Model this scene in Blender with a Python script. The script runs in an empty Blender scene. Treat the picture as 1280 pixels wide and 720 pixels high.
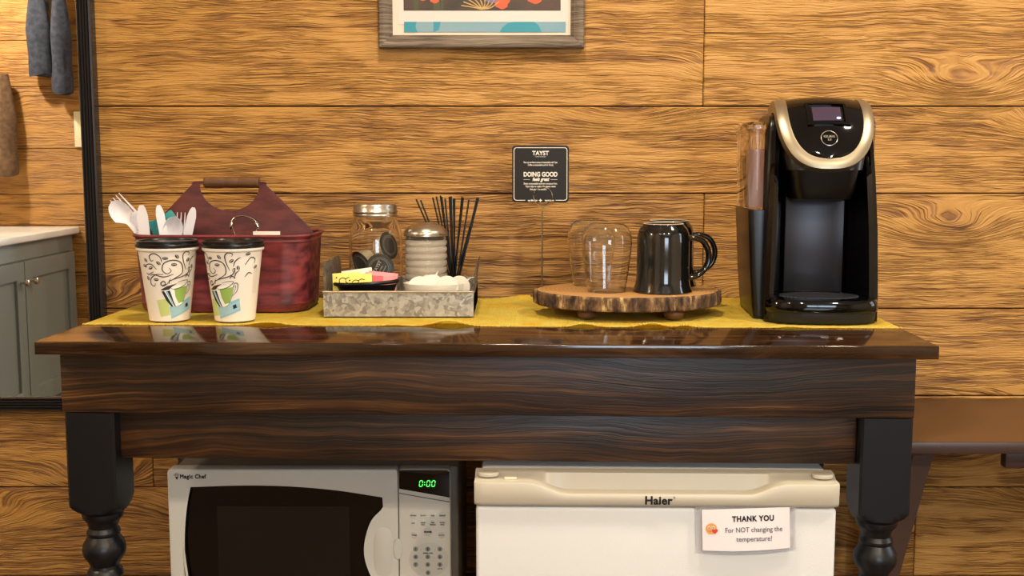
import bpy, bmesh, math, random
from mathutils import Vector, Matrix, noise
PI = math.pi
R = math.radians
random.seed(7)
C = bpy.context.scene.collection

# ------------------------------------------------------------------ camera
cam = bpy.data.objects.new('camera', bpy.data.cameras.new('camera'))
C.objects.link(cam)
cam.location = (0, 0, 1.128)
cam.rotation_euler = (PI / 2 - math.atan(160 / 1400), 0, 0)
cam.data.sensor_width = 36
cam.data.lens = 36 * 1400 / 1280
cam.data.clip_start = 0.02
bpy.context.scene.camera = cam

# ------------------------------------------------------------------ world and lights
w = bpy.data.worlds.new('sky'); bpy.context.scene.world = w
w.use_nodes = True
w.node_tree.nodes['Background'].inputs[0].default_value = (0.62, 0.78, 1.0, 1)
w.node_tree.nodes['Background'].inputs[1].default_value = 1.5
vs = bpy.context.scene.view_settings
vs.view_transform = 'Standard'; vs.look = 'None'; vs.gamma = 1.0; vs.use_curve_mapping = False
vs.exposure = -0.15

def area(name, loc, target, sx, sy, power, col, shape='RECTANGLE'):
    l = bpy.data.lights.new(name, 'AREA'); l.shape = shape; l.size = sx
    if shape == 'RECTANGLE': l.size_y = sy
    l.energy = power; l.color = col
    o = bpy.data.objects.new(name, l); C.objects.link(o); o.location = loc
    o.rotation_euler = (Vector(target) - Vector(loc)).to_track_quat('-Z', 'Y').to_euler()
    return o
WARM = (1.0, 0.85, 0.64)
CAN_LAMPS = [(1.05, -0.60, 38), (0.10, -0.75, 20), (-0.75, -0.60, 10), (1.10, 1.15, 24), (-0.05, 1.25, 20)]
for cx_, cy_, p_ in CAN_LAMPS:
    area('ceiling_lamp_light', (cx_, cy_, 2.385), (cx_, cy_, 0), 0.13, 0.13, p_, WARM, 'DISK')
area('vanity_lamp_light', (-1.86, 0.74, 1.98), (-1.5, 0.4, 1.1), 0.09, 0.09, 32, WARM)
area('window_daylight_right', (2.45, 1.40, 1.45), (0.6, 1.2, 0.9), 0.8, 1.0, 14, (0.80, 0.90, 1.0))
area('window_daylight_rear', (0.8, -2.75, 1.45), (0.4, 1.5, 0.7), 1.2, 1.1, 62, (0.72, 0.86, 1.0))

# ------------------------------------------------------------------ materials
def lin(c):
    return tuple((x / 255 / 12.92 if x / 255 <= 0.04045 else ((x / 255 + 0.055) / 1.055) ** 2.4) for x in c) + (1,)
MATS = {}
def mat(name, col, rough=0.5, metal=0.0, trans=0.0, coat=0.0, emit=None, es=0, ior=1.45, bump=None, var=None, aniso=0):
    """plain procedural material; bump=(scale, strength), var=(scale, colour2) mixes a second colour by noise"""
    m = bpy.data.materials.new(name); m.use_nodes = True
    nt = m.node_tree; b = nt.nodes['Principled BSDF']
    b.inputs['Base Color'].default_value = lin(col)
    b.inputs['Roughness'].default_value = rough; b.inputs['Metallic'].default_value = metal
    b.inputs['Transmission Weight'].default_value = trans; b.inputs['Coat Weight'].default_value = coat
    b.inputs['Coat Roughness'].default_value = 0.08
    b.inputs['IOR'].default_value = ior
    if emit: b.inputs['Emission Color'].default_value = lin(emit); b.inputs['Emission Strength'].default_value = es
    tc = nt.nodes.new('ShaderNodeTexCoord')
    if bump:
        n = nt.nodes.new('ShaderNodeTexNoise'); n.inputs['Scale'].default_value = bump[0]; n.inputs['Detail'].default_value = 4
        nt.links.new(tc.outputs['Object'], n.inputs['Vector'])
        bp = nt.nodes.new('ShaderNodeBump'); bp.inputs['Strength'].default_value = bump[1]; bp.inputs['Distance'].default_value = 0.002
        nt.links.new(n.outputs['Fac'], bp.inputs['Height']); nt.links.new(bp.outputs['Normal'], b.inputs['Normal'])
    if var:
        n = nt.nodes.new('ShaderNodeTexNoise'); n.inputs['Scale'].default_value = var[0]; n.inputs['Detail'].default_value = 5
        mp = nt.nodes.new('ShaderNodeMapping')
        if len(var) > 2: mp.inputs['Scale'].default_value = var[2]
        nt.links.new(tc.outputs['Object'], mp.inputs['Vector']); nt.links.new(mp.outputs['Vector'], n.inputs['Vector'])
        cr = nt.nodes.new('ShaderNodeValToRGB')
        cr.color_ramp.elements[0].position = 0.36; cr.color_ramp.elements[1].position = 0.64
        cr.color_ramp.elements[0].color = lin(col); cr.color_ramp.elements[1].color = lin(var[1])
        nt.links.new(n.outputs['Fac'], cr.inputs['Fac']); nt.links.new(cr.outputs['Color'], b.inputs['Base Color'])
    MATS[name] = m
    return m

def wood(name, stops, gx=3.0, gz=75.0, rough=0.5, bump=0.6, knot=1.0, coat=0.0, axis='XZ', seedattr=True, knotscale=(2.3, 5.0), blotch=0.35, line=0.22, gain=1.0, wamp=0.06, kr=-28.0):
    """embossed grain: isolines of (height + knot bumps), run through a stretched noise"""
    m = bpy.data.materials.new(name); m.use_nodes = True
    nt = m.node_tree; N = nt.nodes; L = nt.links; b = N['Principled BSDF']
    tc = N.new('ShaderNodeTexCoord'); sp = N.new('ShaderNodeSeparateXYZ'); L.new(tc.outputs['Object'], sp.inputs[0])
    def M(op, a, c=None, d=None):
        n = N.new('ShaderNodeMath'); n.operation = op
        for i, v in enumerate((a, c, d)):
            if v is None: continue
            if isinstance(v, (int, float)): n.inputs[i].default_value = v
            else: L.new(v, n.inputs[i])
        return n.outputs[0]
    x = sp.outputs['XYZ'.index(axis[0])]; z = sp.outputs['XYZ'.index(axis[1])] if axis[1] != 'S' else M('ADD', sp.outputs[1], sp.outputs[2])
    at = N.new('ShaderNodeAttribute'); at.attribute_name = 'plank'
    s = at.outputs['Fac'] if seedattr else M('MULTIPLY', x, 0.0)
    xs = M('ADD', x, M('MULTIPLY', s, 37.0)); zs = M('ADD', z, M('MULTIPLY', s, 11.0))
    def comb(a, c, d):
        n = N.new('ShaderNodeCombineXYZ')
        for i, v in enumerate((a, c, d)):
            if isinstance(v, (int, float)): n.inputs[i].default_value = v
            else: L.new(v, n.inputs[i])
        return n.outputs[0]
    def NO(vec, scale, detail=3, rough_=0.55):
        n = N.new('ShaderNodeTexNoise'); n.inputs['Scale'].default_value = scale; n.inputs['Detail'].default_value = detail
        n.inputs['Roughness'].default_value = rough_; L.new(vec, n.inputs['Vector']); return n.outputs['Fac']
    # slow warp of the grain
    warp = NO(comb(M('MULTIPLY', xs, 2.2), 0.0, M('MULTIPLY', zs, 6.0)), 1.0, 2)
    warp2 = NO(comb(M('MULTIPLY', xs, 14.0), 3.0, M('MULTIPLY', zs, 30.0)), 1.0, 2)
    vo = N.new('ShaderNodeTexVoronoi'); vo.inputs['Scale'].default_value = 1.0; vo.inputs['Randomness'].default_value = 0.9; vo.voronoi_dimensions = '2D'
    L.new(comb(M('MULTIPLY', xs, knotscale[0]), M('MULTIPLY', zs, knotscale[1]), 0.0), vo.inputs['Vector'])
    d = vo.outputs['Distance']
    k = M('POWER', 2.718, M('MULTIPLY', M('MULTIPLY', d, d), kr))
    zz = M('ADD', zs, M('MULTIPLY', warp, wamp)); zz = M('ADD', zz, M('MULTIPLY', warp2, 0.0085)); zz = M('ADD', zz, M('MULTIPLY', k, 0.055 * knot))
    g = NO(comb(M('MULTIPLY', xs, gx), 0.0, M('MULTIPLY', zz, gz)), 1.0, 3, 0.6)
    g2 = NO(comb(M('MULTIPLY', xs, gx * 6), 5.0, M('MULTIPLY', zz, gz * 3.2)), 1.0, 2)
    patch = NO(comb(M('MULTIPLY', xs, 3.5), 9.0, M('MULTIPLY', zs, 9.0)), 1.0, 3)
    tn = N.new('ShaderNodeAttribute'); tn.attribute_name = 'shade_tint'
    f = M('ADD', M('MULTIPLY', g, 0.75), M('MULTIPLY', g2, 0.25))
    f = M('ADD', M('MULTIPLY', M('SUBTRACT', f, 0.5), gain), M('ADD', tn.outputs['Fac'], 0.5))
    f = M('ADD', f, M('MULTIPLY', M('SUBTRACT', patch, 0.5), blotch))
    f = M('SUBTRACT', f, M('MULTIPLY', M('POWER', k, 6.0), 0.18 * knot))
    gl = NO(comb(M('MULTIPLY', xs, gx * 0.8), 2.0, M('MULTIPLY', zz, gz * 0.95)), 1.0, 2, 0.5)
    gm = NO(comb(M('MULTIPLY', xs, gx * 2.4), 8.0, M('MULTIPLY', zz, gz * 1.9)), 1.0, 2, 0.5)
    fade = NO(comb(M('MULTIPLY', xs, gx * 1.6), 4.0, M('MULTIPLY', zs, gz * 0.25)), 1.0, 2, 0.5)
    def lines(v, wd):
        t = M('SUBTRACT', 1.0, M('DIVIDE', M('ABSOLUTE', M('SUBTRACT', v, 0.5)), wd))
        return M('MAXIMUM', t, 0.0)
    ln = M('MAXIMUM', lines(gl, 0.045), M('MULTIPLY', lines(gm, 0.06), 0.7))
    mk = N.new('ShaderNodeMapRange'); mk.interpolation_type = 'SMOOTHSTEP'; mk.inputs['From Min'].default_value = 0.36; mk.inputs['From Max'].default_value = 0.52
    L.new(fade, mk.inputs['Value']); ln = M('MULTIPLY', ln, mk.outputs[0])
    f = M('SUBTRACT', f, M('MULTIPLY', ln, line))
    cr = N.new('ShaderNodeValToRGB'); el = cr.color_ramp.elements
    for i, (p, c) in enumerate(stops):
        e = el[i] if i < 2 else el.new(p)
        e.position = p; e.color = lin(c)
    L.new(f, cr.inputs['Fac']); L.new(cr.outputs['Color'], b.inputs['Base Color'])
    b.inputs['Roughness'].default_value = rough; b.inputs['Coat Weight'].default_value = coat; b.inputs['Coat Roughness'].default_value = 0.12
    h = M('SUBTRACT', M('ADD', M('SMOOTH_MIN', g, 0.47, 0.08), M('MULTIPLY', g2, 0.30)), M('MULTIPLY', ln, 0.16))
    bp = N.new('ShaderNodeBump'); bp.inputs['Strength'].default_value = bump; bp.inputs['Distance'].default_value = 0.009
    L.new(h, bp.inputs['Height']); L.new(bp.outputs['Normal'], b.inputs['Normal'])
    MATS[name] = m
    return m

M_PLANK = wood('wall_plank_wood', [(0.10, (92, 56, 24)), (0.29, (150, 102, 46)), (0.45, (184, 133, 62)), (0.75, (206, 158, 84))], gx=3.4, gz=105, rough=0.5, bump=1.0, knot=0.9, line=0.30, blotch=0.16, knotscale=(1.5, 4.2), gain=0.62, wamp=0.034, kr=-42.0)
M_TABLE = wood('dark_stained_wood', [(0.24, (16, 9, 6)), (0.44, (46, 27, 13)), (0.58, (80, 50, 23)), (0.76, (138, 94, 48))], gx=1.6, gz=110, rough=0.42, bump=0.16, knotscale=(1.1, 4), knot=0.5, blotch=0.55, line=0.16)
M_TOP = wood('polished_dark_wood', [(0.28, (20, 11, 6)), (0.5, (52, 32, 17)), (0.76, (112, 76, 40))], gx=2.0, gz=40, rough=0.10, bump=0.02, axis='XS', knot=0.5, line=0.1)
M_FLOOR = wood('floor_wood', [(0.3, (70, 48, 30)), (0.6, (110, 80, 52)), (0.8, (130, 98, 66))], gx=3, gz=40, rough=0.4, bump=0.1, axis='YX')
M_GREYWOOD = wood('weathered_frame_wood', [(0.3, (74, 62, 50)), (0.5, (122, 106, 88)), (0.75, (160, 144, 122))], gx=4, gz=160, rough=0.6, bump=0.3, knot=0)
M_WHITE = mat('ceiling_white', (225, 218, 205), 0.7, bump=(80, 0.1))
M_PAINT = mat('wall_paint', (205, 190, 165), 0.7, bump=(60, 0.1))
M_GAP = mat('dark_gap', (42, 20, 12), 0.8)
M_BLACK = mat('black_paint', (11, 13, 18), 0.36, bump=(160, 0.06))
M_MFRAME = mat('reeded_black_frame', (46, 42, 40), 0.26, bump=(150, 0.08))
M_MIRROR = mat('mirror_glass', (238, 238, 236), 0.01, 1.0)
M_VAN = mat('grey_green_paint', (110, 116, 112), 0.45, bump=(90, 0.04))
M_VGAP = mat('cabinet_shadow_line', (60, 66, 66), 0.6)
M_STONE = mat('white_countertop', (236, 236, 236), 0.25, var=(6, (220, 218, 214)))
M_CHROME = mat('chrome', (215, 212, 205), 0.12, 1.0)
M_STEEL = mat('brushed_steel', (190, 184, 172), 0.28, 1.0, bump=(120, 0.05))
M_TOWELB = mat('blue_grey_terry', (46, 52, 66), 0.95, bump=(420, 1.0), var=(60, (66, 72, 88)))
M_TOWELR = mat('brown_terry', (96, 74, 56), 0.95, bump=(420, 1.0), var=(60, (124, 98, 74)))
M_CREAM = mat('cream_switch_plastic', (232, 222, 190), 0.4)
M_RED = mat('distressed_red_metal', (134, 54, 56), 0.50, 0.0, bump=(60, 0.2), var=(50, (70, 24, 28), (0.28, 1, 1.3)))
M_REDIN = mat('caddy_plate_red', (100, 46, 42), 0.5, 0.0, bump=(60, 0.2), var=(40, (72, 30, 30), (0.5, 1, 1.5)))
M_SPIN = wood('handle_wood', [(0.3, (70, 40, 20)), (0.55, (98, 64, 34)), (0.8, (122, 84, 46))], gx=3, gz=150, rough=0.5, bump=0.15, knot=0)
M_PLASTIC = mat('white_plastic', (226, 221, 224), 0.3)
M_TEAL = mat('teal_plastic', (58, 150, 148), 0.4)
M_CUP = mat('cup_paper', (236, 226, 212), 0.45)
M_CUPART = {'dark': mat('cup_ink_brown', (62, 46, 36), 0.5), 'green': mat('cup_ink_green', (150, 182, 88), 0.5), 'pale': mat('cup_ink_pale_green', (196, 208, 128), 0.5),
            'blue': mat('cup_ink_blue', (142, 192, 206), 0.5), 'white': mat('cup_ink_white', (248, 244, 234), 0.5), 'tan': mat('cup_ink_tan', (214, 176, 128), 0.5), 'black': mat('cup_ink_black', (30, 40, 42), 0.5), 'grey': mat('cup_ink_grey', (196, 180, 160), 0.5)}
M_BLKPL = mat('black_plastic', (8, 7, 7), 0.3)
M_BLKMAT = mat('black_matte_plastic', (20, 19, 20), 0.5)
M_GLOSS = mat('gloss_black_plastic', (5, 4, 5), 0.05)
M_PANEL = mat('dark_grey_metal', (52, 50, 54), 0.34, 0.6)
M_SILVER = mat('champagne_silver', (158, 146, 124), 0.36, 0.85)
M_CLEAR = mat('clear_plastic', (250, 244, 240), 0.05, trans=1.0, ior=1.3)
M_GLASS = mat('clear_glass', (252, 252, 250), 0.0, trans=1.0, ior=1.45)
M_WATER = mat('water', (240, 240, 240), 0.0, trans=1.0, ior=1.33)
M_SCREEN = mat('coffee_maker_screen', (48, 38, 48), 0.15, emit=(120, 92, 120), es=0.25)
M_LEDB = mat('screen_cup_icon', (200, 210, 255), 0.3, emit=(190, 205, 255), es=2.0)
M_SUGAR = mat('sugar', (226, 214, 196), 0.9, bump=(500, 0.6))
M_CREAMER = mat('creamer_plastic', (212, 203, 178), 0.35)
M_DISH = mat('white_ceramic', (226, 216, 198), 0.2, coat=0.3)
M_MUG = mat('black_glazed_ceramic', (17, 16, 15), 0.10, coat=0.6)
M_MUGBASE = mat('mug_base_ring', (205, 185, 165), 0.5)
M_YELLOW = None
M_YPACK = mat('yellow_paper', (232, 212, 108), 0.5)
M_PPACK = mat('pink_paper', (226, 130, 132), 0.5)
M_WPACK = mat('white_paper', (222, 214, 200), 0.6)
M_INK = mat('black_ink', (14, 12, 14), 0.5)
M_GINK = mat('grey_ink', (96, 92, 100), 0.6)
M_WINK = mat('white_print', (236, 228, 216), 0.5)
M_SIGN = mat('sign_card_black', (20, 16, 15), 0.65)
M_POD = mat('pod_lid_black_green', (34, 40, 38), 0.35)
M_PODB = mat('pod_paper_beige', (212, 194, 160), 0.8, bump=(300, 0.5))
M_STRAW = mat('black_straw', (14, 12, 13), 0.3)
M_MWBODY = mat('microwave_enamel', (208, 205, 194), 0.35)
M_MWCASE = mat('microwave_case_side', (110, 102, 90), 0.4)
M_MWWIN = mat('microwave_window', (10, 7, 5), 0.06)
M_MWMESH = mat('microwave_window_mesh', (22, 18, 15), 0.2)
M_BTN = mat('button_grey', (196, 194, 182), 0.45)
M_BTND = mat('button_dark_grey', (136, 136, 130), 0.45)
M_LED = mat('green_digits', (90, 255, 110), 0.4, emit=(80, 255, 100), es=2.2)
M_FRIDGE = mat('fridge_enamel', (220, 221, 220), 0.35, bump=(500, 0.10))
M_FRTRIM = mat('fridge_cream_trim', (196, 188, 170), 0.35)
M_SLEEVE = mat('clear_sleeve', (246, 244, 246), 0.12, trans=0.85, ior=1.2)
M_NOTE = mat('note_paper', (238, 232, 234), 0.3)
M_BENCH = mat('brown_laminate', (94, 65, 38), 0.42, bump=(200, 0.04))
M_BEDGE = mat('brown_metal', (66, 46, 38), 0.35)
M_ORANGE = mat('poppy_orange', (214, 92, 52), 0.5)
M_ART = {'bg': mat('art_brown', (84, 62, 48), 0.5, var=(18, (58, 52, 44))), 'vio': mat('art_violet', (118, 108, 148), 0.5), 'tan': mat('art_tan', (206, 176, 120), 0.5), 'grn': mat('art_green', (74, 78, 48), 0.5),
         'sky': mat('art_pale_blue', (132, 160, 168), 0.5, var=(10, (118, 156, 172))), 'teal': mat('art_teal', (56, 142, 160), 0.5), 'mat': mat('art_mount_cream', (222, 208, 188), 0.6), 'poster': mat('art_poster_white', (220, 206, 198), 0.5)}

# galvanised metal
def galv():
    m = bpy.data.materials.new('galvanised_metal'); m.use_nodes = True; nt = m.node_tree; b = nt.nodes['Principled BSDF']
    tc = nt.nodes.new('ShaderNodeTexCoord'); n = nt.nodes.new('ShaderNodeTexNoise'); n.inputs['Scale'].default_value = 60
    mx = nt.nodes.new('ShaderNodeMix'); mx.data_type = 'VECTOR'; mx.inputs['Factor'].default_value = 0.02
    nt.links.new(tc.outputs['Object'], n.inputs['Vector']); nt.links.new(tc.outputs['Object'], mx.inputs[4]); nt.links.new(n.outputs['Color'], mx.inputs[5])
    v = nt.nodes.new('ShaderNodeTexVoronoi'); v.inputs['Scale'].default_value = 175; nt.links.new(mx.outputs[1], v.inputs['Vector'])
    cr = nt.nodes.new('ShaderNodeValToRGB'); cr.color_ramp.elements[0].color = lin((128, 122, 112)); cr.color_ramp.elements[1].color = lin((188, 181, 168))
    sp = nt.nodes.new('ShaderNodeSeparateColor'); nt.links.new(v.outputs['Color'], sp.inputs[0]); nt.links.new(sp.outputs[0], cr.inputs['Fac'])
    nt.links.new(cr.outputs['Color'], b.inputs['Base Color']); b.inputs['Metallic'].default_value = 0.55; b.inputs['Roughness'].default_value = 0.42
    return m
M_GALV = galv()

def woven():
    m = bpy.data.materials.new('yellow_woven_cotton'); m.use_nodes = True; nt = m.node_tree; b = nt.nodes['Principled BSDF']
    tc = nt.nodes.new('ShaderNodeTexCoord')
    def wv(scale, d):
        x = nt.nodes.new('ShaderNodeTexWave'); x.bands_direction = d; x.inputs['Scale'].default_value = scale
        x.inputs['Distortion'].default_value = 0.6; nt.links.new(tc.outputs['Object'], x.inputs['Vector']); return x.outputs['Fac']
    a = wv(110, 'X'); c = wv(90, 'Y')
    mm = nt.nodes.new('ShaderNodeMath'); mm.operation = 'MULTIPLY'; nt.links.new(a, mm.inputs[0]); nt.links.new(c, mm.inputs[1])
    n = nt.nodes.new('ShaderNodeTexNoise'); n.inputs['Scale'].default_value = 30; nt.links.new(tc.outputs['Object'], n.inputs['Vector'])
    cr = nt.nodes.new('ShaderNodeValToRGB'); cr.color_ramp.elements[0].position = 0.3; cr.color_ramp.elements[1].position = 0.75
    cr.color_ramp.elements[0].color = lin((255, 210, 56)); cr.color_ramp.elements[1].color = lin((255, 238, 116))
    nt.links.new(n.outputs['Fac'], cr.inputs['Fac']); nt.links.new(cr.outputs['Color'], b.inputs['Base Color'])
    bp = nt.nodes.new('ShaderNodeBump'); bp.inputs['Strength'].default_value = 0.7; bp.inputs['Distance'].default_value = 0.001
    nt.links.new(mm.outputs[0], bp.inputs['Height']); nt.links.new(bp.outputs['Normal'], b.inputs['Normal']); b.inputs['Roughness'].default_value = 0.9
    return m
M_YELLOW = woven()
M_FRINGE = mat('yellow_thread', (222, 190, 90), 0.9)

def bark():
    m = bpy.data.materials.new('bark'); m.use_nodes = True; nt = m.node_tree; b = nt.nodes['Principled BSDF']
    tc = nt.nodes.new('ShaderNodeTexCoord'); mp = nt.nodes.new('ShaderNodeMapping'); mp.inputs['Scale'].default_value = (1, 1, 0.35)
    nt.links.new(tc.outputs['Object'], mp.inputs['Vector'])
    n = nt.nodes.new('ShaderNodeTexNoise'); n.inputs['Scale'].default_value = 75; n.inputs['Detail'].default_value = 6; n.inputs['Roughness'].default_value = 0.65
    nt.links.new(mp.outputs['Vector'], n.inputs['Vector'])
    cr = nt.nodes.new('ShaderNodeValToRGB'); e = cr.color_ramp.elements
    e[0].position = 0.36; e[0].color = lin((38, 26, 18)); e[1].position = 0.66; e[1].color = lin((206, 176, 120))
    k = e.new(0.48); k.color = lin((92, 66, 44)); k = e.new(0.56); k.color = lin((128, 98, 66))
    nt.links.new(n.outputs['Fac'], cr.inputs['Fac']); nt.links.new(cr.outputs['Color'], b.inputs['Base Color'])
    bp = nt.nodes.new('ShaderNodeBump'); bp.inputs['Strength'].default_value = 1.0; bp.inputs['Distance'].default_value = 0.006
    nt.links.new(n.outputs['Fac'], bp.inputs['Height']); nt.links.new(bp.outputs['Normal'], b.inputs['Normal']); b.inputs['Roughness'].default_value = 0.85
    return m
M_BARK = bark()
def rings():
    m = bpy.data.materials.new('sanded_end_grain'); m.use_nodes = True; nt = m.node_tree; b = nt.nodes['Principled BSDF']
    tc = nt.nodes.new('ShaderNodeTexCoord'); x = nt.nodes.new('ShaderNodeTexWave'); x.wave_type = 'RINGS'; x.rings_direction = 'Z'
    x.inputs['Scale'].default_value = 45; x.inputs['Distortion'].default_value = 2.5; x.inputs['Detail'].default_value = 3
    nt.links.new(tc.outputs['Object'], x.inputs['Vector'])
    cr = nt.nodes.new('ShaderNodeValToRGB'); cr.color_ramp.elements[0].color = lin((166, 120, 72)); cr.color_ramp.elements[1].color = lin((188, 142, 88))
    nt.links.new(x.outputs['Fac'], cr.inputs['Fac']); nt.links.new(cr.outputs['Color'], b.inputs['Base Color']); b.inputs['Roughness'].default_value = 0.4
    return m
M_RINGS = rings()

# ------------------------------------------------------------------ mesh helpers
def obj(name, bm, m, parent=None, smooth=None, mods=None, loc=None):
    me = bpy.data.meshes.new(name)
    bmesh.ops.recalc_face_normals(bm, faces=bm.faces)
    if smooth is not None:
        a = R(smooth)
        for f in bm.faces: f.smooth = True
        for e in bm.edges:
            if len(e.link_faces) == 2 and e.calc_face_angle(0) > a: e.smooth = False
    bm.to_mesh(me); bm.free()
    me.materials.append(m)
    o = bpy.data.objects.new(name, me); C.objects.link(o)
    if parent: o.parent = parent
    if loc: o.location = loc
    return o
def thing(name, label, cat, loc=(0, 0, 0), rotz=0, group=None):
    o = bpy.data.objects.new(name, None); C.objects.link(o); o.empty_display_size = 0.05
    o.location = loc; o.rotation_euler = (0, 0, rotz)
    return tag(o, label, cat, group)
def tag(o, label, cat, group=None):
    o['label'] = label; o['category'] = cat
    if group: o['group'] = group
    return o
def struct(name, bm, m, smooth=None):
    o = obj(name, bm, m, smooth=smooth); o['kind'] = 'structure'; return o
def box(bm, x0, x1, y0, y1, z0, z1, bev=0, seg=2):
    r = bmesh.ops.create_cube(bm, size=1)
    vs_ = r['verts']
    for v in vs_:
        v.co = Vector(((x0 + x1) / 2 + v.co.x * (x1 - x0), (y0 + y1) / 2 + v.co.y * (y1 - y0), (z0 + z1) / 2 + v.co.z * (z1 - z0)))
    if bev:
        es = list({e for v in vs_ for e in v.link_edges})
        bmesh.ops.bevel(bm, geom=es, offset=bev, segments=seg, affect='EDGES', profile=0.5)
    return bm
def B(*a, **k): return box(bmesh.new(), *a, **k)
def loft(bm, rings_, close=True, cap0=True, cap1=True):
    vr = [[bm.verts.new(p) for p in r] for r in rings_]
    n = len(vr[0])
    for i in range(len(vr) - 1):
        for j in range(n if close else n - 1):
            k = (j + 1) % n
            bm.faces.new((vr[i][j], vr[i][k], vr[i + 1][k], vr[i + 1][j]))
    if cap0 and close: bm.faces.new(list(reversed(vr[0])))
    if cap1 and close: bm.faces.new(vr[-1])
    return bm
def lathe(bm, prof, cx=0, cy=0, seg=48, cap0=True, cap1=True, closed=False, sx=1, sy=1):
    rs = [[(cx + r * sx * math.cos(2 * PI * j / seg), cy + r * sy * math.sin(2 * PI * j / seg), z) for j in range(seg)] for r, z in prof]
    if closed:
        rs.append(rs[0]); vr = [[bm.verts.new(p) for p in r] for r in rs[:-1]]
        vr.append(vr[0])
        for i in range(len(vr) - 1):
            for j in range(seg):
                k = (j + 1) % seg; bm.faces.new((vr[i][j], vr[i][k], vr[i + 1][k], vr[i + 1][j]))
        return bm
    return loft(bm, rs, True, cap0, cap1)
def tube(bm, pts, r, seg=10, closed=False, rad=None):
    P_ = [Vector(p) for p in pts]; n = len(P_); rs = []
    up = Vector((0, 0, 1))
    for i, p in enumerate(P_):
        a = P_[(i - 1) % n] if (closed or i > 0) else p
        c = P_[(i + 1) % n] if (closed or i < n - 1) else p
        t = (c - a).normalized()
        u = t.cross(up)
        if u.length < 1e-3: u = t.cross(Vector((0, 1, 0)))
        u.normalize(); v = u.cross(t).normalized()
        rr = rad[i] if rad else r
        rs.append([p + u * rr * math.cos(2 * PI * j / seg) + v * rr * math.sin(2 * PI * j / seg) for j in range(seg)])
    if closed:
        vr = [[bm.verts.new(q) for q in r_] for r_ in rs]; vr.append(vr[0])
        for i in range(n):
            for j in range(seg):
                k = (j + 1) % seg; bm.faces.new((vr[i][j], vr[i][k], vr[i + 1][k], vr[i + 1][j]))
        return bm
    return loft(bm, rs)
def T(*a, **k): return tube(bmesh.new(), *a, **k)
def Lt(*a, **k): return lathe(bmesh.new(), *a, **k)
def spline(pts, n=8, closed=False):
    out = []; m = len(pts); P_ = [Vector(p) for p in pts]
    rng = range(m if closed else m - 1)
    for i in rng:
        p0 = P_[(i - 1) % m] if (closed or i > 0) else P_[i] * 2 - P_[i + 1]
        p1 = P_[i]; p2 = P_[(i + 1) % m]
        p3 = P_[(i + 2) % m] if (closed or i + 2 < m) else p2 * 2 - p1
        for k in range(n):
            t = k / n
            out.append(0.5 * ((2 * p1) + (p2 - p0) * t + (2 * p0 - 5 * p1 + 4 * p2 - p3) * t * t + (3 * p1 - p0 - 3 * p2 + p3) * t ** 3))
    if not closed: out.append(P_[-1])
    return out
FRONT = Matrix(((1, 0, 0, 0), (0, 0, -1, 0), (0, 1, 0, 0), (0, 0, 0, 1)))     # drawing plane (x, up) facing -Y
def _curve_to(bm, cu, M_):
    o = bpy.data.objects.new('tmp', cu); C.objects.link(o)
    bpy.context.view_layer.update()
    me = bpy.data.meshes.new_from_object(o.evaluated_get(bpy.context.evaluated_depsgraph_get()))
    me.transform(M_); bm.from_mesh(me)
    bpy.data.objects.remove(o); bpy.data.meshes.remove(me)
    return bm
def plate(bm, loops, thick, bev=0.0, M_=FRONT, seg=3):
    """flat plate with holes from 2D loops, centred on its own thickness"""
    cu = bpy.data.curves.new('tmp', 'CURVE'); cu.dimensions = '2D'; cu.fill_mode = 'BOTH'
    cu.extrude = max(thick / 2 - bev, 0); cu.bevel_depth = bev; cu.bevel_resolution = seg; cu.offset = -bev
    for lp in loops:
        s = cu.splines.new('POLY'); s.points.add(len(lp) - 1)
        for i, p in enumerate(lp): s.points[i].co = (p[0], p[1], 0, 1)
        s.use_cyclic_u = True
    _curve_to(bm, cu, M_); bpy.data.curves.remove(cu)
    bmesh.ops.remove_doubles(bm, verts=bm.verts, dist=1e-6)
    return bm
def text(bm, s, size, x, z, y, bold=0.0, align='CENTER', ext=0.0002, shear=0, sx=1.0, rot=0, M_=None, sp=1.0):
    cu = bpy.data.curves.new('tmp', 'FONT'); cu.body = s; cu.size = size; cu.align_x = align; cu.align_y = 'CENTER'
    cu.extrude = ext; cu.bevel_depth = bold * 0.75; cu.bevel_resolution = 0; cu.shear = shear; cu.space_character = sp; cu.resolution_u = 4
    m_ = M_ if M_ is not None else Matrix.Translation((x, y, z)) @ FRONT @ Matrix.Rotation(rot, 4, 'Z') @ Matrix.Diagonal((sx, 1, 0.35, 1))
    _curve_to(bm, cu, m_); bpy.data.curves.remove(cu)
    return bm
def at_y(y, M_=FRONT): return Matrix.Translation((0, y, 0)) @ M_
def rrect(x0, x1, z0, z1, r, n=6):
    pts = []
    for cx, cz, a in ((x1 - r, z1 - r, 0), (x0 + r, z1 - r, 90), (x0 + r, z0 + r, 180), (x1 - r, z0 + r, 270)):
        for i in range(n + 1):
            t = R(a + 90 * i / n); pts.append((cx + r * math.cos(t), cz + r * math.sin(t)))
    return pts
def circ(cx, cz, r, n=28, rz=None):
    return [(cx + r * math.cos(2 * PI * i / n), cz + (rz or r) * math.sin(2 * PI * i / n)) for i in range(n)]

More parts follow.
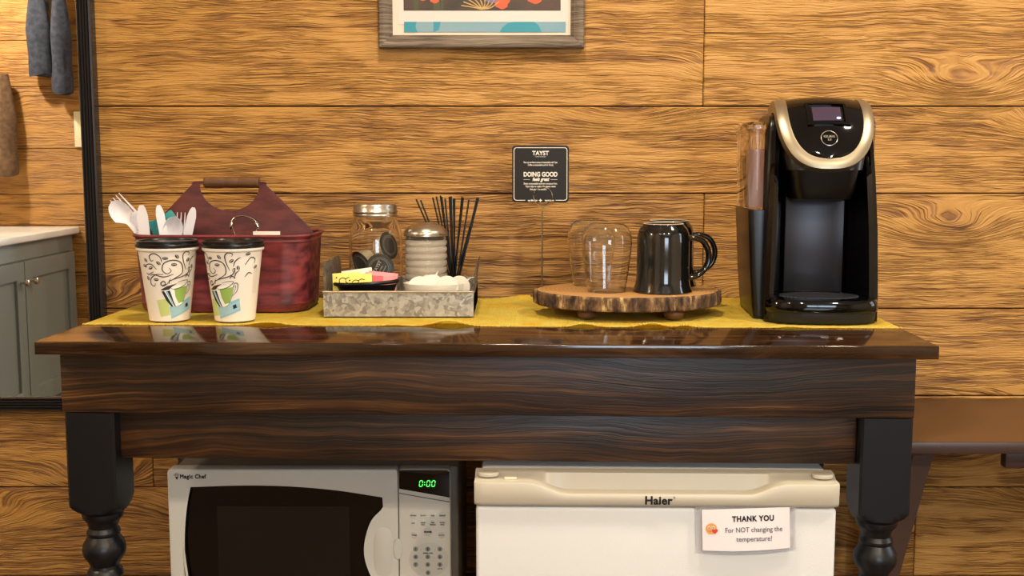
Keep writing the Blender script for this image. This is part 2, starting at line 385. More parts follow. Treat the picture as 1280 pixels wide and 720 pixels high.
# ------------------------------------------------------------------ room
WY = 2.10
def planks(name, x0, x1, yf, ydir, seams, joints, m, shade_tints={}):
    """one mesh of bevelled boards; every board has its own grain offset"""
    bm = bmesh.new()
    lay = bm.faces.layers.float.new('plank'); tl = bm.faces.layers.float.new('shade_tint')
    for i in range(len(seams) - 1):
        js = sorted([x0] + [j for j in joints.get(i, []) if x0 < j < x1] + [x1])
        for k in range(len(js) - 1):
            before = set(bm.faces)
            ya, yb = sorted((yf, yf + ydir * 0.02))
            box(bm, js[k] + 0.0006, js[k + 1] - 0.0006, ya, yb, seams[i] + 0.0011, seams[i + 1] - 0.0011, 0.0016, 1)
            s = random.random()
            for f in bm.faces:
                if f not in before: f[lay] = s; f[tl] = shade_tints.get((i, k), 0.0)
    return struct(name, bm, m)
seams_back = [0, 0.16, 0.3244, 0.5018, 0.6806, 0.8484, 1.0656, 1.2267, 1.444, 1.605, 1.825, 1.985, 2.2, 2.4]
planks('wall_back', -1.97, 2.3, WY, 1, seams_back, {2: [0.7803, -1.2], 3: [-0.69], 4: [1.3], 5: [0.3596], 6: [1.5, -1.1], 7: [0.3537], 8: [-0.3], 9: [0.9], 10: [-0.7]}, M_PLANK, {(5, 0): -0.09, (6, 0): -0.03, (6, 1): -0.03, (4, 0): -0.03, (3, 0): -0.05, (3, 1): -0.04, (2, 0): -0.06, (2, 1): -0.05, (1, 0): -0.05, (7, 1): 0.02})  # board-to-board tone, plus wall shade coloured into the middle and lower boards
struct('trim_1', B(-2.0, 2.33, WY + 0.012, WY + 0.05, 0, 2.4), M_GAP)
seams_m = [0, 0.19, 0.36, 0.577, 0.735, 0.9, 1.0093, 1.1665, 1.3791, 1.5355, 1.75, 1.91, 2.12, 2.4]
planks('wall_front_left', -1.97, -1.15, 0.25, -1, seams_m, {3: [-1.6]}, M_PLANK)
struct('trim_2', B(-2.0, -1.15, 0.20, 0.238, 0, 2.4), M_GAP)
struct('wall_inner', B(-1.2, -1.15, -2.55, 0.20, 0, 2.4), M_PAINT)
struct('wall_left', B(-2.02, -1.97, 0.2, WY + 0.05, 0, 2.4), M_PAINT)
def wall_with_window(name, wn, axis, pos, th, a0, a1, wa0, wa1, wz0, wz1):
    bm = bmesh.new()
    def bb(u0, u1, z0, z1, b=bm, p0=pos, p1=pos + th):
        if axis == 'X': box(b, p0, p1, u0, u1, z0, z1)
        else: box(b, u0, u1, p0, p1, z0, z1)
    bb(a0, wa0, 0, 2.4); bb(wa1, a1, 0, 2.4); bb(wa0, wa1, 0, wz0); bb(wa0, wa1, wz1, 2.4)
    struct(name, bm, M_PAINT)
    fb = bmesh.new(); q0, q1 = sorted((pos + th * 0.2, pos + th * 0.8))
    for u0, u1, z0, z1 in ((wa0, wa0 + .04, wz0, wz1), (wa1 - .04, wa1, wz0, wz1), (wa0, wa1, wz0, wz0 + .04), (wa0, wa1, wz1 - .04, wz1),
                           (wa0, wa1, (wz0 + wz1) / 2 - .02, (wz0 + wz1) / 2 + .02), ((wa0 + wa1) / 2 - .01, (wa0 + wa1) / 2 + .01, wz0, wz1)):
        bb(u0, u1, z0, z1, fb, q0, q1)
    struct(wn, fb, M_WHITE)
wall_with_window('wall_right', 'window_1', 'X', 2.3, 0.08, -2.55, WY + 0.05, 1.0, 1.8, 0.95, 1.95)
wall_with_window('wall_rear', 'window_2', 'Y', -2.55, -0.08, -1.2, 2.38, 0.2, 1.4, 0.9, 2.0)
struct('floor', B(-2.02, 2.38, -2.63, WY + 0.05, -0.04, 0), M_FLOOR)
struct('ceiling', B(-2.02, 2.38, -2.63, WY + 0.05, 2.4, 2.44), M_WHITE)

# ------------------------------------------------------------------ console table
TL = Vector((-0.0423, 1.5012, 0)); TR = R(-1.857)
tbl = thing('console_table', 'long dark stained wooden console table with black turned legs, holding the coffee things', 'table', TL, TR)
def tw(x, y):
    c, s = math.cos(TR), math.sin(TR); return (TL.x + x * c - y * s, TL.y + x * s + y * c)
bm = B(-0.6155, 0.6155, 0, 0.545, 0.8618, 0.88, 0.0018, 3); lay = bm.faces.layers.float.new('plank')
for f in bm.faces: f[lay] = 0.31
obj('tabletop', bm, M_TOP, tbl, 30)
def pl(bm, s):
    lay = bm.faces.layers.float.new('plank')
    for f in bm.faces: f[lay] = s
    return bm
AP = 0.040
obj('apron', pl(B(-0.597, 0.598, AP - 0.004, AP + 0.020, 0.7725, 0.8618, 0.0025), 0.62), M_TABLE, tbl, 30)
for x0, x1 in ((-0.597, -0.577), (0.578, 0.598)):
    o = obj('side_apron', pl(B(x0, x1, AP + 0.0215, 0.52, 0.7725, 0.8618, 0.002), 0.2), M_TABLE, tbl, 30)
obj('lower_rail', pl(B(-0.526, 0.527, AP + 0.022, AP + 0.040, 0.700, 0.7718, 0.0025), 0.45), M_TABLE, tbl, 30)
def leg_bm():
    bm = bmesh.new(); hs = 0.0355; n = 64
    prof = [(0.7715, 9), (0.652, 9), (0.645, 0.0500), (0.640, 0.0470), (0.635, 0.0425), (0.631, 0.0375), (0.6285, 0.033), (0.625, 0.0290), (0.6205, 0.0292), (0.6165, 0.0278), (0.613, 0.0245), (0.609, 0.0222),
            (0.602, 0.0208), (0.599, 0.0222), (0.596, 0.0238), (0.593, 0.0238), (0.590, 0.0222), (0.585, 0.0250), (0.578, 0.0292), (0.570, 0.0310), (0.562, 0.0300), (0.555, 0.0262), (0.549, 0.0222), (0.545, 0.0205),
            (0.541, 0.0212), (0.537, 0.0245), (0.531, 0.0262), (0.525, 0.0245), (0.520, 0.0225), (0.50, 0.0255), (0.46, 0.0305), (0.42, 0.0325), (0.36, 0.0300), (0.28, 0.0240), (0.20, 0.0200), (0.18, 0.0190), (0.172, 0.024),
            (0.165, 0.026), (0.158, 0.024), (0.150, 0.019), (0.12, 0.024), (0.09, 0.030), (0.06, 0.028), (0.03, 0.020), (0.008, 0.018), (0.0, 0.017)]
    rs = []
    for z, rmax in prof:
        ring = []
        for j in range(n):
            a = 2 * PI * (j + 0.5) / n
            sq = hs / max(abs(math.cos(a)), abs(math.sin(a)))
            r = min(sq, rmax, hs * 1.39); ring.append((r * math.cos(a), r * math.sin(a), z if z > 0.7 or z < 0.5 else z - 0.008))
        rs.append(ring)
    return loft(bm, rs)
for x, y in ((-0.5600, AP + 0.0340), (0.5625, AP + 0.0340), (-0.5600, 0.48), (0.5625, 0.48)):
    obj('leg', leg_bm(), M_BLACK, tbl, 28, loc=(x, y, 0))

# ------------------------------------------------------------------ table runner
ZS = 0.8800
def run_z(x, y):           # local table coords -> height of the cloth
    t = max(0.0, 1 - (y - 0.158) / 0.035)
    h = 0
    for cx, s, a in ((-0.058, 0.030, 0.0085), (-0.33, 0.030, 0.0050), (-0.14, 0.02, 0.002), (0.145, 0.020, 0.0050), (0.245, 0.022, 0.0062), (0.295, 0.015, 0.0035), (0.45, 0.02, 0.002), (-0.56, 0.02, 0.001)):
        h += a * math.exp(-((x - cx) / s) ** 2)
    tb = max(0.0, 1 - (0.497 - y) / 0.05)
    h2 = 0.007 * math.exp(-((x - 0.05) / 0.035) ** 2) + 0.003 * math.exp(-((x - 0.42) / 0.05) ** 2)
    return ZS + 0.0006 + h * t * t + h2 * tb
bm = bmesh.new(); nx, ny = 260, 40; g = []
for i in range(nx + 1):
    x = -0.6135 + 1.227 * i / nx; col = []
    for j in range(ny + 1):
        y0 = 0.158 + 0.0022 * noise.noise((x * 14, 0, 1)) + 0.0012 * noise.noise((x * 90, 0, 4)); y1 = 0.497 + 0.006 * noise.noise((x * 9, 3, 1))
        y = y0 + (y1 - y0) * j / ny
        col.append(bm.verts.new((x, y, run_z(x, y) + 0.0003 * math.sin(x * 900))))
    g.append(col)
for i in range(nx):
    for j in range(ny): bm.faces.new((g[i][j], g[i + 1][j], g[i + 1][j + 1], g[i][j + 1]))
bmesh.ops.solidify(bm, geom=list(bm.faces), thickness=-0.0018)
run = thing('table_runner', 'yellow woven cotton runner lying along the dark console table', 'table runner', TL, TR)
obj('cloth', bm, M_YELLOW, run, 60)
bm = bmesh.new()
for i in range(520):
    x = -0.612 + 1.224 * i / 519 + random.uniform(-.001, .001)
    y0 = 0.158 + 0.0022 * noise.noise((x * 14, 0, 1)); z = run_z(x, y0)
    l = random.uniform(0.0012, 0.0032)
    tube(bm, [(x, y0 + 0.002, z + 0.0012), (x + random.uniform(-.001, .001), y0 - l * .6, z + 0.0012), (x + random.uniform(-.0015, .0015), y0 - l, max(ZS + 0.0006, z - 0.0006))], 0.0006, 4)
o = obj('fringe', bm, M_FRINGE, run); o['kind'] = 'stuff'
RT = ZS + 0.0030      # top of the cloth

# ------------------------------------------------------------------ coffee maker
K = thing('coffee_maker', 'black single-serve coffee maker with silver bezel and clear water tank', 'coffee maker', (0.4700, 1.668, RT), R(-4))
# base / drip tray : D-shaped slabs
def dshape(hw, yf, yb, bulge, n=24, inset=0):
    pts = []
    for i in range(n + 1):
        t = -1 + 2 * i / n
        pts.append(((hw - inset) * t * (1 if abs(t) < 1 else 1), yf + inset + bulge * (1 - math.sqrt(max(0, 1 - (abs(t) ** 2.6))))))
    pts += [(hw - inset, yb), (-(hw - inset), yb)]
    return pts
def stack(bm, sections):
    return loft(bm, [[(p[0], p[1], z) for p in pts] for pts, z in sections])
bm = bmesh.new()
stack(bm, [(dshape(0.0790, -0.002, 0.10, 0.030), 0.0), (dshape(0.0805, -0.004, 0.10, 0.030), 0.004), (dshape(0.0815, -0.005, 0.10, 0.030), 0.0160)])
obj('base', bm, M_BLKMAT, K, 40)
bm = bmesh.new()
stack(bm, [(dshape(0.0825, -0.007, 0.098, 0.030), 0.0162), (dshape(0.0838, -0.009, 0.098, 0.030), 0.020), (dshape(0.0832, -0.0085, 0.098, 0.030), 0.031), (dshape(0.081, -0.006, 0.098, 0.030), 0.0355), (dshape(0.076, -0.001, 0.098, 0.030), 0.0365)])
tray = obj('drip_tray', bm, M_GLOSS, K, 40)
bm = bmesh.new()
for i in range(-9, 10):
    hx = 0.060 * math.sqrt(max(0.05, 1 - (i / 10) ** 2)); yy = 0.050 + i * 0.0042
    box(bm, -hx, hx, yy - 0.0011, yy + 0.0011, 0.0362, 0.0380)
for a in (-0.03, 0.0, 0.03): box(bm, a - 0.0015, a + 0.0015, 0.018, 0.088, 0.0362, 0.0378)
obj('drip_grate', bm, M_BLKMAT, tray)
# tower : U-shaped section whose cheeks flare toward the bottom
def usec(hw, z, yb=0.215, yf=0.020):
    yo = yf
    return [(-hw, yo, z), (-hw + 0.006, yo - 0.003, z), (-hw + 0.013, yo, z), (-0.052, 0.098, z), (-0.046, 0.103, z), (0.046, 0.103, z), (0.052, 0.098, z), (hw - 0.013, yo, z), (hw - 0.006, yo - 0.003, z), (hw, yo, z),
            (hw - 0.002, yb - 0.03, z), (hw - 0.02, yb, z), (-hw + 0.02, yb, z), (-hw + 0.002, yb - 0.03, z)]
bm = loft(bmesh.new(), [usec(0.0850, 0.0, yf=0.03), usec(0.0845, 0.05, yf=0.03), usec(0.0820, 0.14, yf=0.034), usec(0.0790, 0.22, yf=0.046), usec(0.0760, 0.285, yf=0.062), usec(0.0745, 0.300, yf=0.075), usec(0.072, 0.312, yf=0.088)])
obj('body', bm, M_GLOSS, K, 35)
bm = B(-0.0455, 0.0455, 0.0985, 0.1032, 0.0370, 0.1905, 0.001)
obj('back_panel', bm, M_PANEL, K, 30)
# brew head under the lid
def hsec(w, d0, z, r=0.02, n=8):
    pts = []
    for i in range(n + 1):
        a = PI + (PI / 2) * i / n; pts.append((-w + r + r * math.cos(a), d0 + r + r * math.sin(a), z))
    for i in range(n + 1):
        a = 1.5 * PI + (PI / 2) * i / n; pts.append((w - r + r * math.cos(a), d0 + r + r * math.sin(a), z))
    pts += [(w, 0.13, z), (-w, 0.13, z)]
    return pts
bm = loft(bmesh.new(), [hsec(0.036, 0.050, 0.182), hsec(0.044, 0.034, 0.186), hsec(0.0475, 0.026, 0.200), hsec(0.050, 0.020, 0.222), hsec(0.052, 0.016, 0.236)])
obj('brew_head', bm, M_BLKPL, K, 40)
bm = loft(bmesh.new(), [hsec(0.056, 0.016, 0.2300), hsec(0.060, 0.020, 0.250), hsec(0.062, 0.030, 0.285), hsec(0.060, 0.050, 0.312), hsec(0.052, 0.08, 0.324)])
obj('head_housing', bm, M_BLKPL, K, 40)
# tilted lid : profile curve (y, z) from top back to lower front
prof = spline([(0.150, 0.3300, 0), (0.105, 0.3385, 0), (0.066, 0.3345, 0), (0.034, 0.3120, 0), (0.010, 0.2740, 0), (-0.004, 0.2310, 0)], 10)
cum = [0]
for i in range(1, len(prof)): cum.append(cum[-1] + (prof[i] - prof[i - 1]).length)
LT = cum[-1]
def on_prof(s):
    s = max(0, min(LT, s))
    for i in range(1, len(cum)):
        if s <= cum[i] + 1e-9:
            t = (s - cum[i - 1]) / (cum[i] - cum[i - 1]); p = prof[i - 1].lerp(prof[i], t); d = (prof[i] - prof[i - 1]).normalized()
            return Vector((0, p.x, p.y)), Vector((0, -d.y, d.x)) * -1     # point, outward normal
def lidp(x, s, off=0.0):
    p, n = on_prof(s)
    if n.z < 0 and n.y > 0: n = -n
    if n.z < 0: n = -n
    curve = 0.009 * (x / 0.07) ** 2                      # cheeks fall back slightly
    return Vector((x, p.y + curve * 0.8 + n.y * off, p.z + n.z * off - curve * 0.5))
def u_out(W, s0, s1, n=30, pw=2.3):
    """U outline: straight sides then a rounded bottom; list of (x, s)"""
    pts = [(-W * (0.94 + 0.06 * i / 10), s0 * i / 10) for i in range(10)]
    for i in range(n + 1):
        a = PI * i / n
        x = -W * math.copysign(abs(math.cos(a)) ** (2 / pw), math.cos(a)); s = s0 + (s1 - s0) * abs(math.sin(a)) ** (2 / pw)
        pts.append((x, s))
    pts += [(W * (0.94 + 0.06 * i / 10), s0 * i / 10) for i in range(9, -1, -1)]
    return pts
inn = u_out(0.0555, 0.112, LT - 0.0165, pw=2.5); out = u_out(0.0725, 0.105, LT, pw=2.5)
bm = bmesh.new(); rs = []
for (xi, si), (xo, so) in zip(inn, out):
    xm, sm = (xi * 0.5 + xo * 0.5), (si * .5 + so * .5)
    rs.append([lidp(xi, si, -0.004), lidp(xi, si, 0.0022), lidp(xm, sm, 0.0042), lidp(xo * 0.97 + xi * .03, so * .97 + si * .03, 0.0020), lidp(xo, so, -0.004), lidp(xo * 0.985, so, -0.016), lidp(xi, si, -0.014)])
loft(bm, rs)
obj('bezel', bm, M_SILVER, K, 40)
bm = bmesh.new(); rows = []
half = [(x, s) for x, s in inn if x <= 1e-6]
for x, s in half:
    rows.append([lidp(x + (-2 * x) * k / 14, s, 0.0014 + 0.0022 * (1 - (2 * k / 14 - 1) ** 2)) for k in range(15)])
vr = [[bm.verts.new(p) for p in r] for r in rows]
for i in range(len(vr) - 1):
    for k in range(14):
        try: bm.faces.new((vr[i][k], vr[i][k + 1], vr[i + 1][k + 1], vr[i + 1][k]))
        except ValueError: pass
bmesh.ops.remove_doubles(bm, verts=bm.verts, dist=1e-5)
lid = obj('lid', bm, M_GLOSS, K, 50)
# pieces lying on the lid
def lid_quad(bm, x0, x1, s0, s1, o0, o1, sk=0, n=4):
    vs0 = [[lidp(x0 + (x1 - x0) * i / n + (sk * (1 if i == n else -1 if i == 0 else 0)) * 0, s0 + (s1 - s0) * j / n, o1) for i in range(n + 1)] for j in range(n + 1)]
    low = [[lidp(x0 + (x1 - x0) * i / n, s0 + (s1 - s0) * j / n, o0) for i in range(n + 1)] for j in range(n + 1)]
    ring = lambda g_: g_[0] + [g_[j][n] for j in range(1, n + 1)] + list(reversed(g_[n][:n])) + [g_[j][0] for j in range(n - 1, 0, -1)]
    vt = [[bm.verts.new(p) for p in r] for r in vs0]
    for j in range(n):
        for i in range(n): bm.faces.new((vt[j][i], vt[j][i + 1], vt[j + 1][i + 1], vt[j + 1][i]))
    loft(bm, [ring(low), ring(vs0)], True, False, False)
    return bm
SC = 0.112
bm = bmesh.new()
for x0, x1, a, b_ in ((-0.030, 0.029, SC - 0.010, SC - 0.006), (-0.030, 0.034, SC + 0.030, SC + 0.034), (-0.030, -0.025, SC - 0.010, SC + 0.034), (0.026, 0.030, SC - 0.006, SC + 0.030)):
    lid_quad(bm, x0, x1, a, b_, 0.001, 0.0062)
obj('screen_surround', bm, M_GLOSS, lid, 40)
scr = obj('screen', lid_quad(bmesh.new(), -0.021, 0.021, SC, SC + 0.026, 0.001, 0.0048), M_SCREEN, K, 40)
bm = bmesh.new(); bmesh.ops.create_uvsphere(bm, u_segments=12, v_segments=8, radius=1)
p = lidp(0.0165, SC + 0.0225, 0.0052)
for v in bm.verts: v.co = Vector((p.x + v.co.x * 0.0032, p.y + v.co.y * 0.0012, p.z + v.co.z * 0.0018))
obj('screen_icon', bm, M_LEDB, scr, 60)
bm = bmesh.new()
ring_ = [lidp(0.012 * math.cos(2 * PI * i / 32) + 0.0, 0.168 + 0.0115 * math.sin(2 * PI * i / 32), 0.0042) for i in range(32)]
tube(bm, ring_, 0.00055, 5, closed=True)
pc = lidp(0, 0.168, 0.0048); pn = (lidp(0, 0.168, 0.01) - lidp(0, 0.168, 0.0)).normalized(); ux = Vector((1, 0, 0)); uy = pn.cross(ux)
Mx = Matrix(((ux.x, uy.x, pn.x, pc.x), (ux.y, uy.y, pn.y, pc.y + 0.0), (ux.z, uy.z, pn.z, pc.z), (0, 0, 0, 1)))
text(bm, 'KEURIG', 0.0048, 0, 0, 0, bold=0.00012, M_=Mx @ Matrix.Translation((0, 0.002, 0)))
text(bm, '2.0', 0.0048, 0, 0, 0, M_=Mx @ Matrix.Translation((0, -0.003, 0)))
obj('logo', bm, M_STEEL, lid)
# reservoir on the left flank
def tsec(x0, x1, y0, y1, z, r=0.008): return [(p[0], p[1], z) for p in rrect(x0, x1, y0, y1, r, 4)]
bm = loft(bmesh.new(), [tsec(-0.097, -0.068, 0.060, 0.225, 0.0), tsec(-0.102, -0.068, 0.062, 0.228, 0.06), tsec(-0.1075, -0.068, 0.066, 0.232, 0.168)])
obj('side_panel', loft(bmesh.new(), [tsec(-0.0830, -0.070, 0.058, 0.205, 0.0, 0.005), tsec(-0.0825, -0.068, 0.058, 0.205, 0.20, 0.005), tsec(-0.0800, -0.064, 0.066, 0.20, 0.295, 0.005), tsec(-0.0770, -0.062, 0.078, 0.19, 0.311, 0.005), tsec(-0.0730, -0.060, 0.09, 0.18, 0.316, 0.005)]), M_BLKPL, K, 35)
obj('tank_base', bm, M_BLKPL, K, 35)
bm = bmesh.new()
loft(bm, [tsec(-0.106, -0.084, 0.070, 0.222, 0.1685), tsec(-0.1095, -0.0835, 0.068, 0.228, 0.29), tsec(-0.1105, -0.0825, 0.067, 0.229, 0.292)], cap1=False)
rsi = [tsec(-0.1040, -0.086, 0.072, 0.220, 0.171), tsec(-0.1075, -0.0855, 0.070, 0.226, 0.292)]
loft(bm, rsi, cap1=False)
tank = obj('water_tank', bm, M_CLEAR, K, 35)
obj('inner_column', loft(bmesh.new(), [tsec(-0.1000, -0.0885, 0.085, 0.11, 0.172, 0.003), tsec(-0.1010, -0.0890, 0.085, 0.11, 0.262, 0.003)]), mat('pinkish_clear_plastic', (226, 190, 176), 0.25, trans=0.5), tank, 35)
obj('tank_lid', loft(bmesh.new(), [tsec(-0.1120, -0.0825, 0.064, 0.231, 0.2925), tsec(-0.1120, -0.0825, 0.064, 0.231, 0.299), tsec(-0.107, -0.0845, 0.070, 0.226, 0.304)]), M_CLEAR, tank, 35)
obj('side_cover', loft(bmesh.new(), [tsec(0.0755, 0.0785, 0.06, 0.15, 0.20, 0.0012), tsec(0.0735, 0.0790, 0.055, 0.16, 0.30, 0.0015), tsec(0.070, 0.0765, 0.06, 0.15, 0.312, 0.0015)]), M_CLEAR, K, 35)

# ------------------------------------------------------------------ red caddy
CA = thing('tool_caddy', 'distressed dark red metal caddy with a wooden grip handle, behind the paper cups', 'caddy', (-0.4725, 1.880, RT), R(-1))
CA.scale = (1.012, 1, 1)
def csec(hw, hd, z, r, n=8): return [(p[0], p[1], z) for p in rrect(-hw, hw, -hd, hd, r, n)]
bm = bmesh.new()
outer = [csec(0.134, 0.076, 0.0, 0.040), csec(0.136, 0.078, 0.004, 0.040), csec(0.1365, 0.0785, 0.010, 0.040), csec(0.1380, 0.0790, 0.013, 0.040), csec(0.1365, 0.0785, 0.016, 0.040), csec(0.142, 0.083, 0.112, 0.042), csec(0.1435, 0.0845, 0.114, 0.042), csec(0.1425, 0.0835, 0.117, 0.042), csec(0.1435, 0.0845, 0.1205, 0.042)]
inner = [csec(0.1415, 0.0825, 0.1205, 0.041), csec(0.1345, 0.0765, 0.010, 0.040), csec(0.133, 0.075, 0.004, 0.040)]
vr = None
loft(bm, outer + inner, True, True, True)
tub = obj('tub', bm, M_RED, CA, 35)
bm = bmesh.new()
rim = csec(0.1440, 0.0850, 0.1230, 0.042); tube(bm, rim, 0.0026, 8, closed=True)
obj('rolled_rim', bm, M_RED, tub, 40)
zt = 0.2065
cut = [(0.049 * math.cos(PI + PI * i / 24), 0.203 + 0.042 * math.sin(PI + PI * i / 24)) for i in range(25)]
cut = [(-0.0485, zt)] + cut[1:-1] + [(0.0485, zt)]
lp = [(-0.139, 0.006), (0.139, 0.006), (0.139, 0.120), (0.134, 0.131), (0.062, zt - 0.004), (0.060, zt)] + list(reversed(cut)) + [(-0.060, zt), (-0.064, zt - 0.004), (-0.134, 0.131), (-0.139, 0.120)]
bm = plate(bmesh.new(), [lp], 0.002, 0.0006, at_y(0.0))
obj('divider_plate', bm, M_REDIN, CA, 30)
bm = T([(-0.060, 0, zt - 0.002), (-0.0615, 0, zt), (-0.057, 0, zt + 0.001), (0.057, 0, zt + 0.001), (0.0615, 0, zt), (0.060, 0, zt - 0.002)], 0.0016, 8)
obj('handle_wire', bm, M_REDIN, CA, 40)
pr = [(0.0035, -0.046), (0.0090, -0.0455), (0.0104, -0.044), (0.0108, -0.040), (0.0102, -0.037), (0.0108, -0.034), (0.0106, -0.012), (0.0100, -0.010), (0.0106, -0.008), (0.0106, 0.010), (0.0100, 0.012), (0.0106, 0.014), (0.0110, 0.036), (0.0104, 0.040), (0.0112, 0.0435), (0.0106, 0.0455), (0.0035, 0.046)]
bm = Lt(pr, seg=24)
for v in bm.verts: v.co = Vector((v.co.z * 1.0 + 0.004, v.co.y * 0.9, v.co.x * 0.9 + zt + 0.0015))
obj('grip', bm, M_SPIN, CA, 40)

# cutlery standing in the caddy: outline drawn tip up, handle down
def utensil(name, label, kind, px, z, y, tilt, yaw=0, m=M_PLASTIC, cat=None, sc=1.0, lean=0.0, group=None):
    """(px, z) = tip of the utensil in the world"""
    bm = bmesh.new(); n = 14; L_ = 0.155
    def wid(t):                   # half width along the length, t=0 tip
        if kind == 'spoon':
            return 0.0165 * math.sqrt(max(0, 1 - ((t - 0.16) / 0.16) ** 2)) if t < 0.2 else max(0.0036, 0.0161 * (1 - (t - 0.2) / 0.12) ** 1.3 if t < 0.32 else 0.0036)
        if kind == 'knife':
            return 0.0022 + 0.0050 * min(1, (t / 0.1) ** 0.5) if t < 0.45 else 0.0050
        return 0.0
    if kind in ('spoon', 'knife'):
        rs = []
        for i in range(41):
            t = i / 40; wv = max(wid(t), 0.0006)
            dip = -0.0075 * math.sin(PI * min(1, t / 0.32)) if kind == 'spoon' and t < 0.32 else 0
            row = []
            for k in range(9):
                u = -1 + 2 * k / 8; row.append((u * wv + (0.002 * (1 - t) if kind == 'knife' else 0), dip * (1 - u * u) * -1, -t * L_))
            for k in range(8, -1, -1):
                u = -1 + 2 * k / 8; row.append((u * wv + (0.002 * (1 - t) if kind == 'knife' else 0), dip * (1 - u * u) * -1 + 0.0013, -t * L_))
            rs.append(row)
        loft(bm, rs)
    else:                          # fork
        tines = []
        for k in range(4):
            cx = -0.0093 + k * 0.0062
            tines.append((cx - 0.0018, -0.038)); tines.append((cx - 0.0005, 0.0)); tines.append((cx + 0.0005, 0.0)); tines.append((cx + 0.0018, -0.038))
        lp_ = tines + [(0.0118, -0.05), (0.009, -0.062), (0.0036, -0.072), (0.0036, -L_), (-0.0036, -L_), (-0.0036, -0.072), (-0.009, -0.062), (-0.0118, -0.05)]
        plate(bm, [list(reversed(lp_))], 0.0014, 0.0003)
        for v in bm.verts: v.co.y += 0.006 * math.sin(PI * min(1, -v.co.z / 0.07)) if v.co.z > -0.07 else 0
    Mx = Matrix.Translation((px, y, z)) @ Matrix.Rotation(tilt, 4, 'Y') @ Matrix.Rotation(lean, 4, 'X') @ Matrix.Rotation(yaw, 4, 'Z') @ Matrix.Diagonal((sc, sc, sc, 1))
    o = obj(name, bm, m, None, 40); o.matrix_world = Mx
    return tag(o, label, cat or kind, group)
GC = 'plastic cutlery standing in the red caddy'
utensil('spoon', 'white plastic spoon leaning furthest left in the red caddy', 'spoon', -0.6560, 1.0605, 1.838, R(-38), 0.15, group=GC)
utensil('fork', 'white plastic fork just behind the leftmost spoon in the red caddy', 'fork', -0.6560, 1.0680, 1.853, R(-40), 0.1, group=GC)
utensil('knife', 'wide white plastic knife next right of the leftmost spoon in the caddy', 'knife', -0.6080, 1.0545, 1.832, R(-5), 0, sc=1.25, group=GC)
utensil('knife', 'thin white plastic knife in front of the teal pieces in the caddy', 'knife', -0.5790, 1.0545, 1.832, R(-9), 0.7, group=GC)
utensil('spoon', 'white plastic spoon right of the teal pieces, its bowl half sunk in the caddy', 'spoon', -0.5520, 1.0360, 1.840, R(14), 0.5, group=GC)
utensil('fork', 'white plastic fork with tines showing between the sunken spoon and the right knife', 'fork', -0.5430, 1.0420, 1.852, R(4), 0.4, group=GC)
utensil('knife', 'white plastic knife leaning right, rightmost of the cutlery in the caddy', 'knife', -0.5230, 1.0510, 1.836, R(13), 0.5, group=GC)
for (x, z, y, t, lb) in ((-0.5900, 1.0300, 1.846, -22, 'teal plastic scoop lying lower left behind the thin white knife'), (-0.5740, 1.0400, 1.858, -36, 'teal plastic scoop peeking over the white cutlery in the caddy')):
    bm = plate(bmesh.new(), [rrect(-0.011, 0.011, -0.075, 0.0, 0.003)], 0.002, 0.0006)
    o = obj('scoop', bm, M_TEAL, None, 40); o.matrix_world = Matrix.Translation((x, y, z)) @ Matrix.Rotation(R(t), 4, 'Y'); tag(o, lb, 'scoop', 'teal scoops in the red caddy')
# wire tongs loop and a white stick on the right side of the caddy
zz = 1.0155
lp = spline([(-0.448, 1.835, zz - 0.03), (-0.4560, 1.834, zz - 0.004), (-0.4600, 1.834, zz + 0.010), (-0.452, 1.834, zz + 0.0195), (-0.438, 1.834, zz + 0.0215), (-0.423, 1.834, zz + 0.0155), (-0.4160, 1.835, zz + 0.006), (-0.422, 1.836, zz - 0.008), (-0.436, 1.836, zz - 0.03)], 6)
t_ = thing('sugar_tongs', 'shiny metal tongs with a looped end hooked in the red caddy', 'tongs', (-0.445, 1.835, 0.955))
bm = T([(p.x + 0.445, p.y - 1.835, p.z - 0.955) for p in lp], 0.0011, 8); obj('loop', bm, M_CHROME, t_, 40)
for sx_, r0 in ((-1, 0.2), (1, -0.5)):
    bm = bmesh.new(); bmesh.ops.create_uvsphere(bm, u_segments=14, v_segments=10, radius=1)
    for v in bm.verts: v.co = Matrix.Rotation(r0, 3, 'Y') @ Vector((v.co.x * 0.0024, v.co.y * 0.0016, v.co.z * 0.0065)) + Vector((-0.0148 if sx_ < 0 else 0.0275, -0.001, zz - 0.955 + 0.006))
    obj('tip', bm, M_CHROME, t_, 60)
o = obj('stir_stick_pack', B(-0.4240, -0.3800, 1.831, 1.836, 0.930, 1.0118, 0.0008), M_WPACK, None, 40); tag(o, 'thin white paper pack lying flat-topped in the right half of the red caddy', 'pack')

# ------------------------------------------------------------------ paper cups
def cup_r(z): return 0.0305 + (0.0438 - 0.0305) * z / 0.110
def wrap(bm, pts, z_off=0.0, lift=0.0003):
    pass
def stroke(bm, pts, w, lift, taper=True, closed=False):
    """flat ribbon wrapped on the cup; pts in (u, v): u = arc metres from art centre, v = height"""
    sp = spline([(p[0], p[1], 0) for p in pts], 6, closed); n = len(sp); L_, R_ = [], []
    for i, p in enumerate(sp):
        a = sp[max(0, i - 1)]; c = sp[min(n - 1, i + 1)]; t = (c - a)
        if t.length < 1e-9: t = Vector((1, 0, 0))
        t.normalize(); nn = Vector((-t.y, t.x, 0))
        ww = w * (0.35 + 0.65 * math.sin(PI * min(1, max(0, i / (n - 1)) * 0.9 + 0.08))) if taper else w
        L_.append(p + nn * ww / 2); R_.append(p - nn * ww / 2)
    vl = [bm.verts.new(conef(q.x, q.y, lift)) for q in L_]; vr_ = [bm.verts.new(conef(q.x, q.y, lift)) for q in R_]
    for i in range(n - 1): bm.faces.new((vl[i], vr_[i], vr_[i + 1], vl[i + 1]))
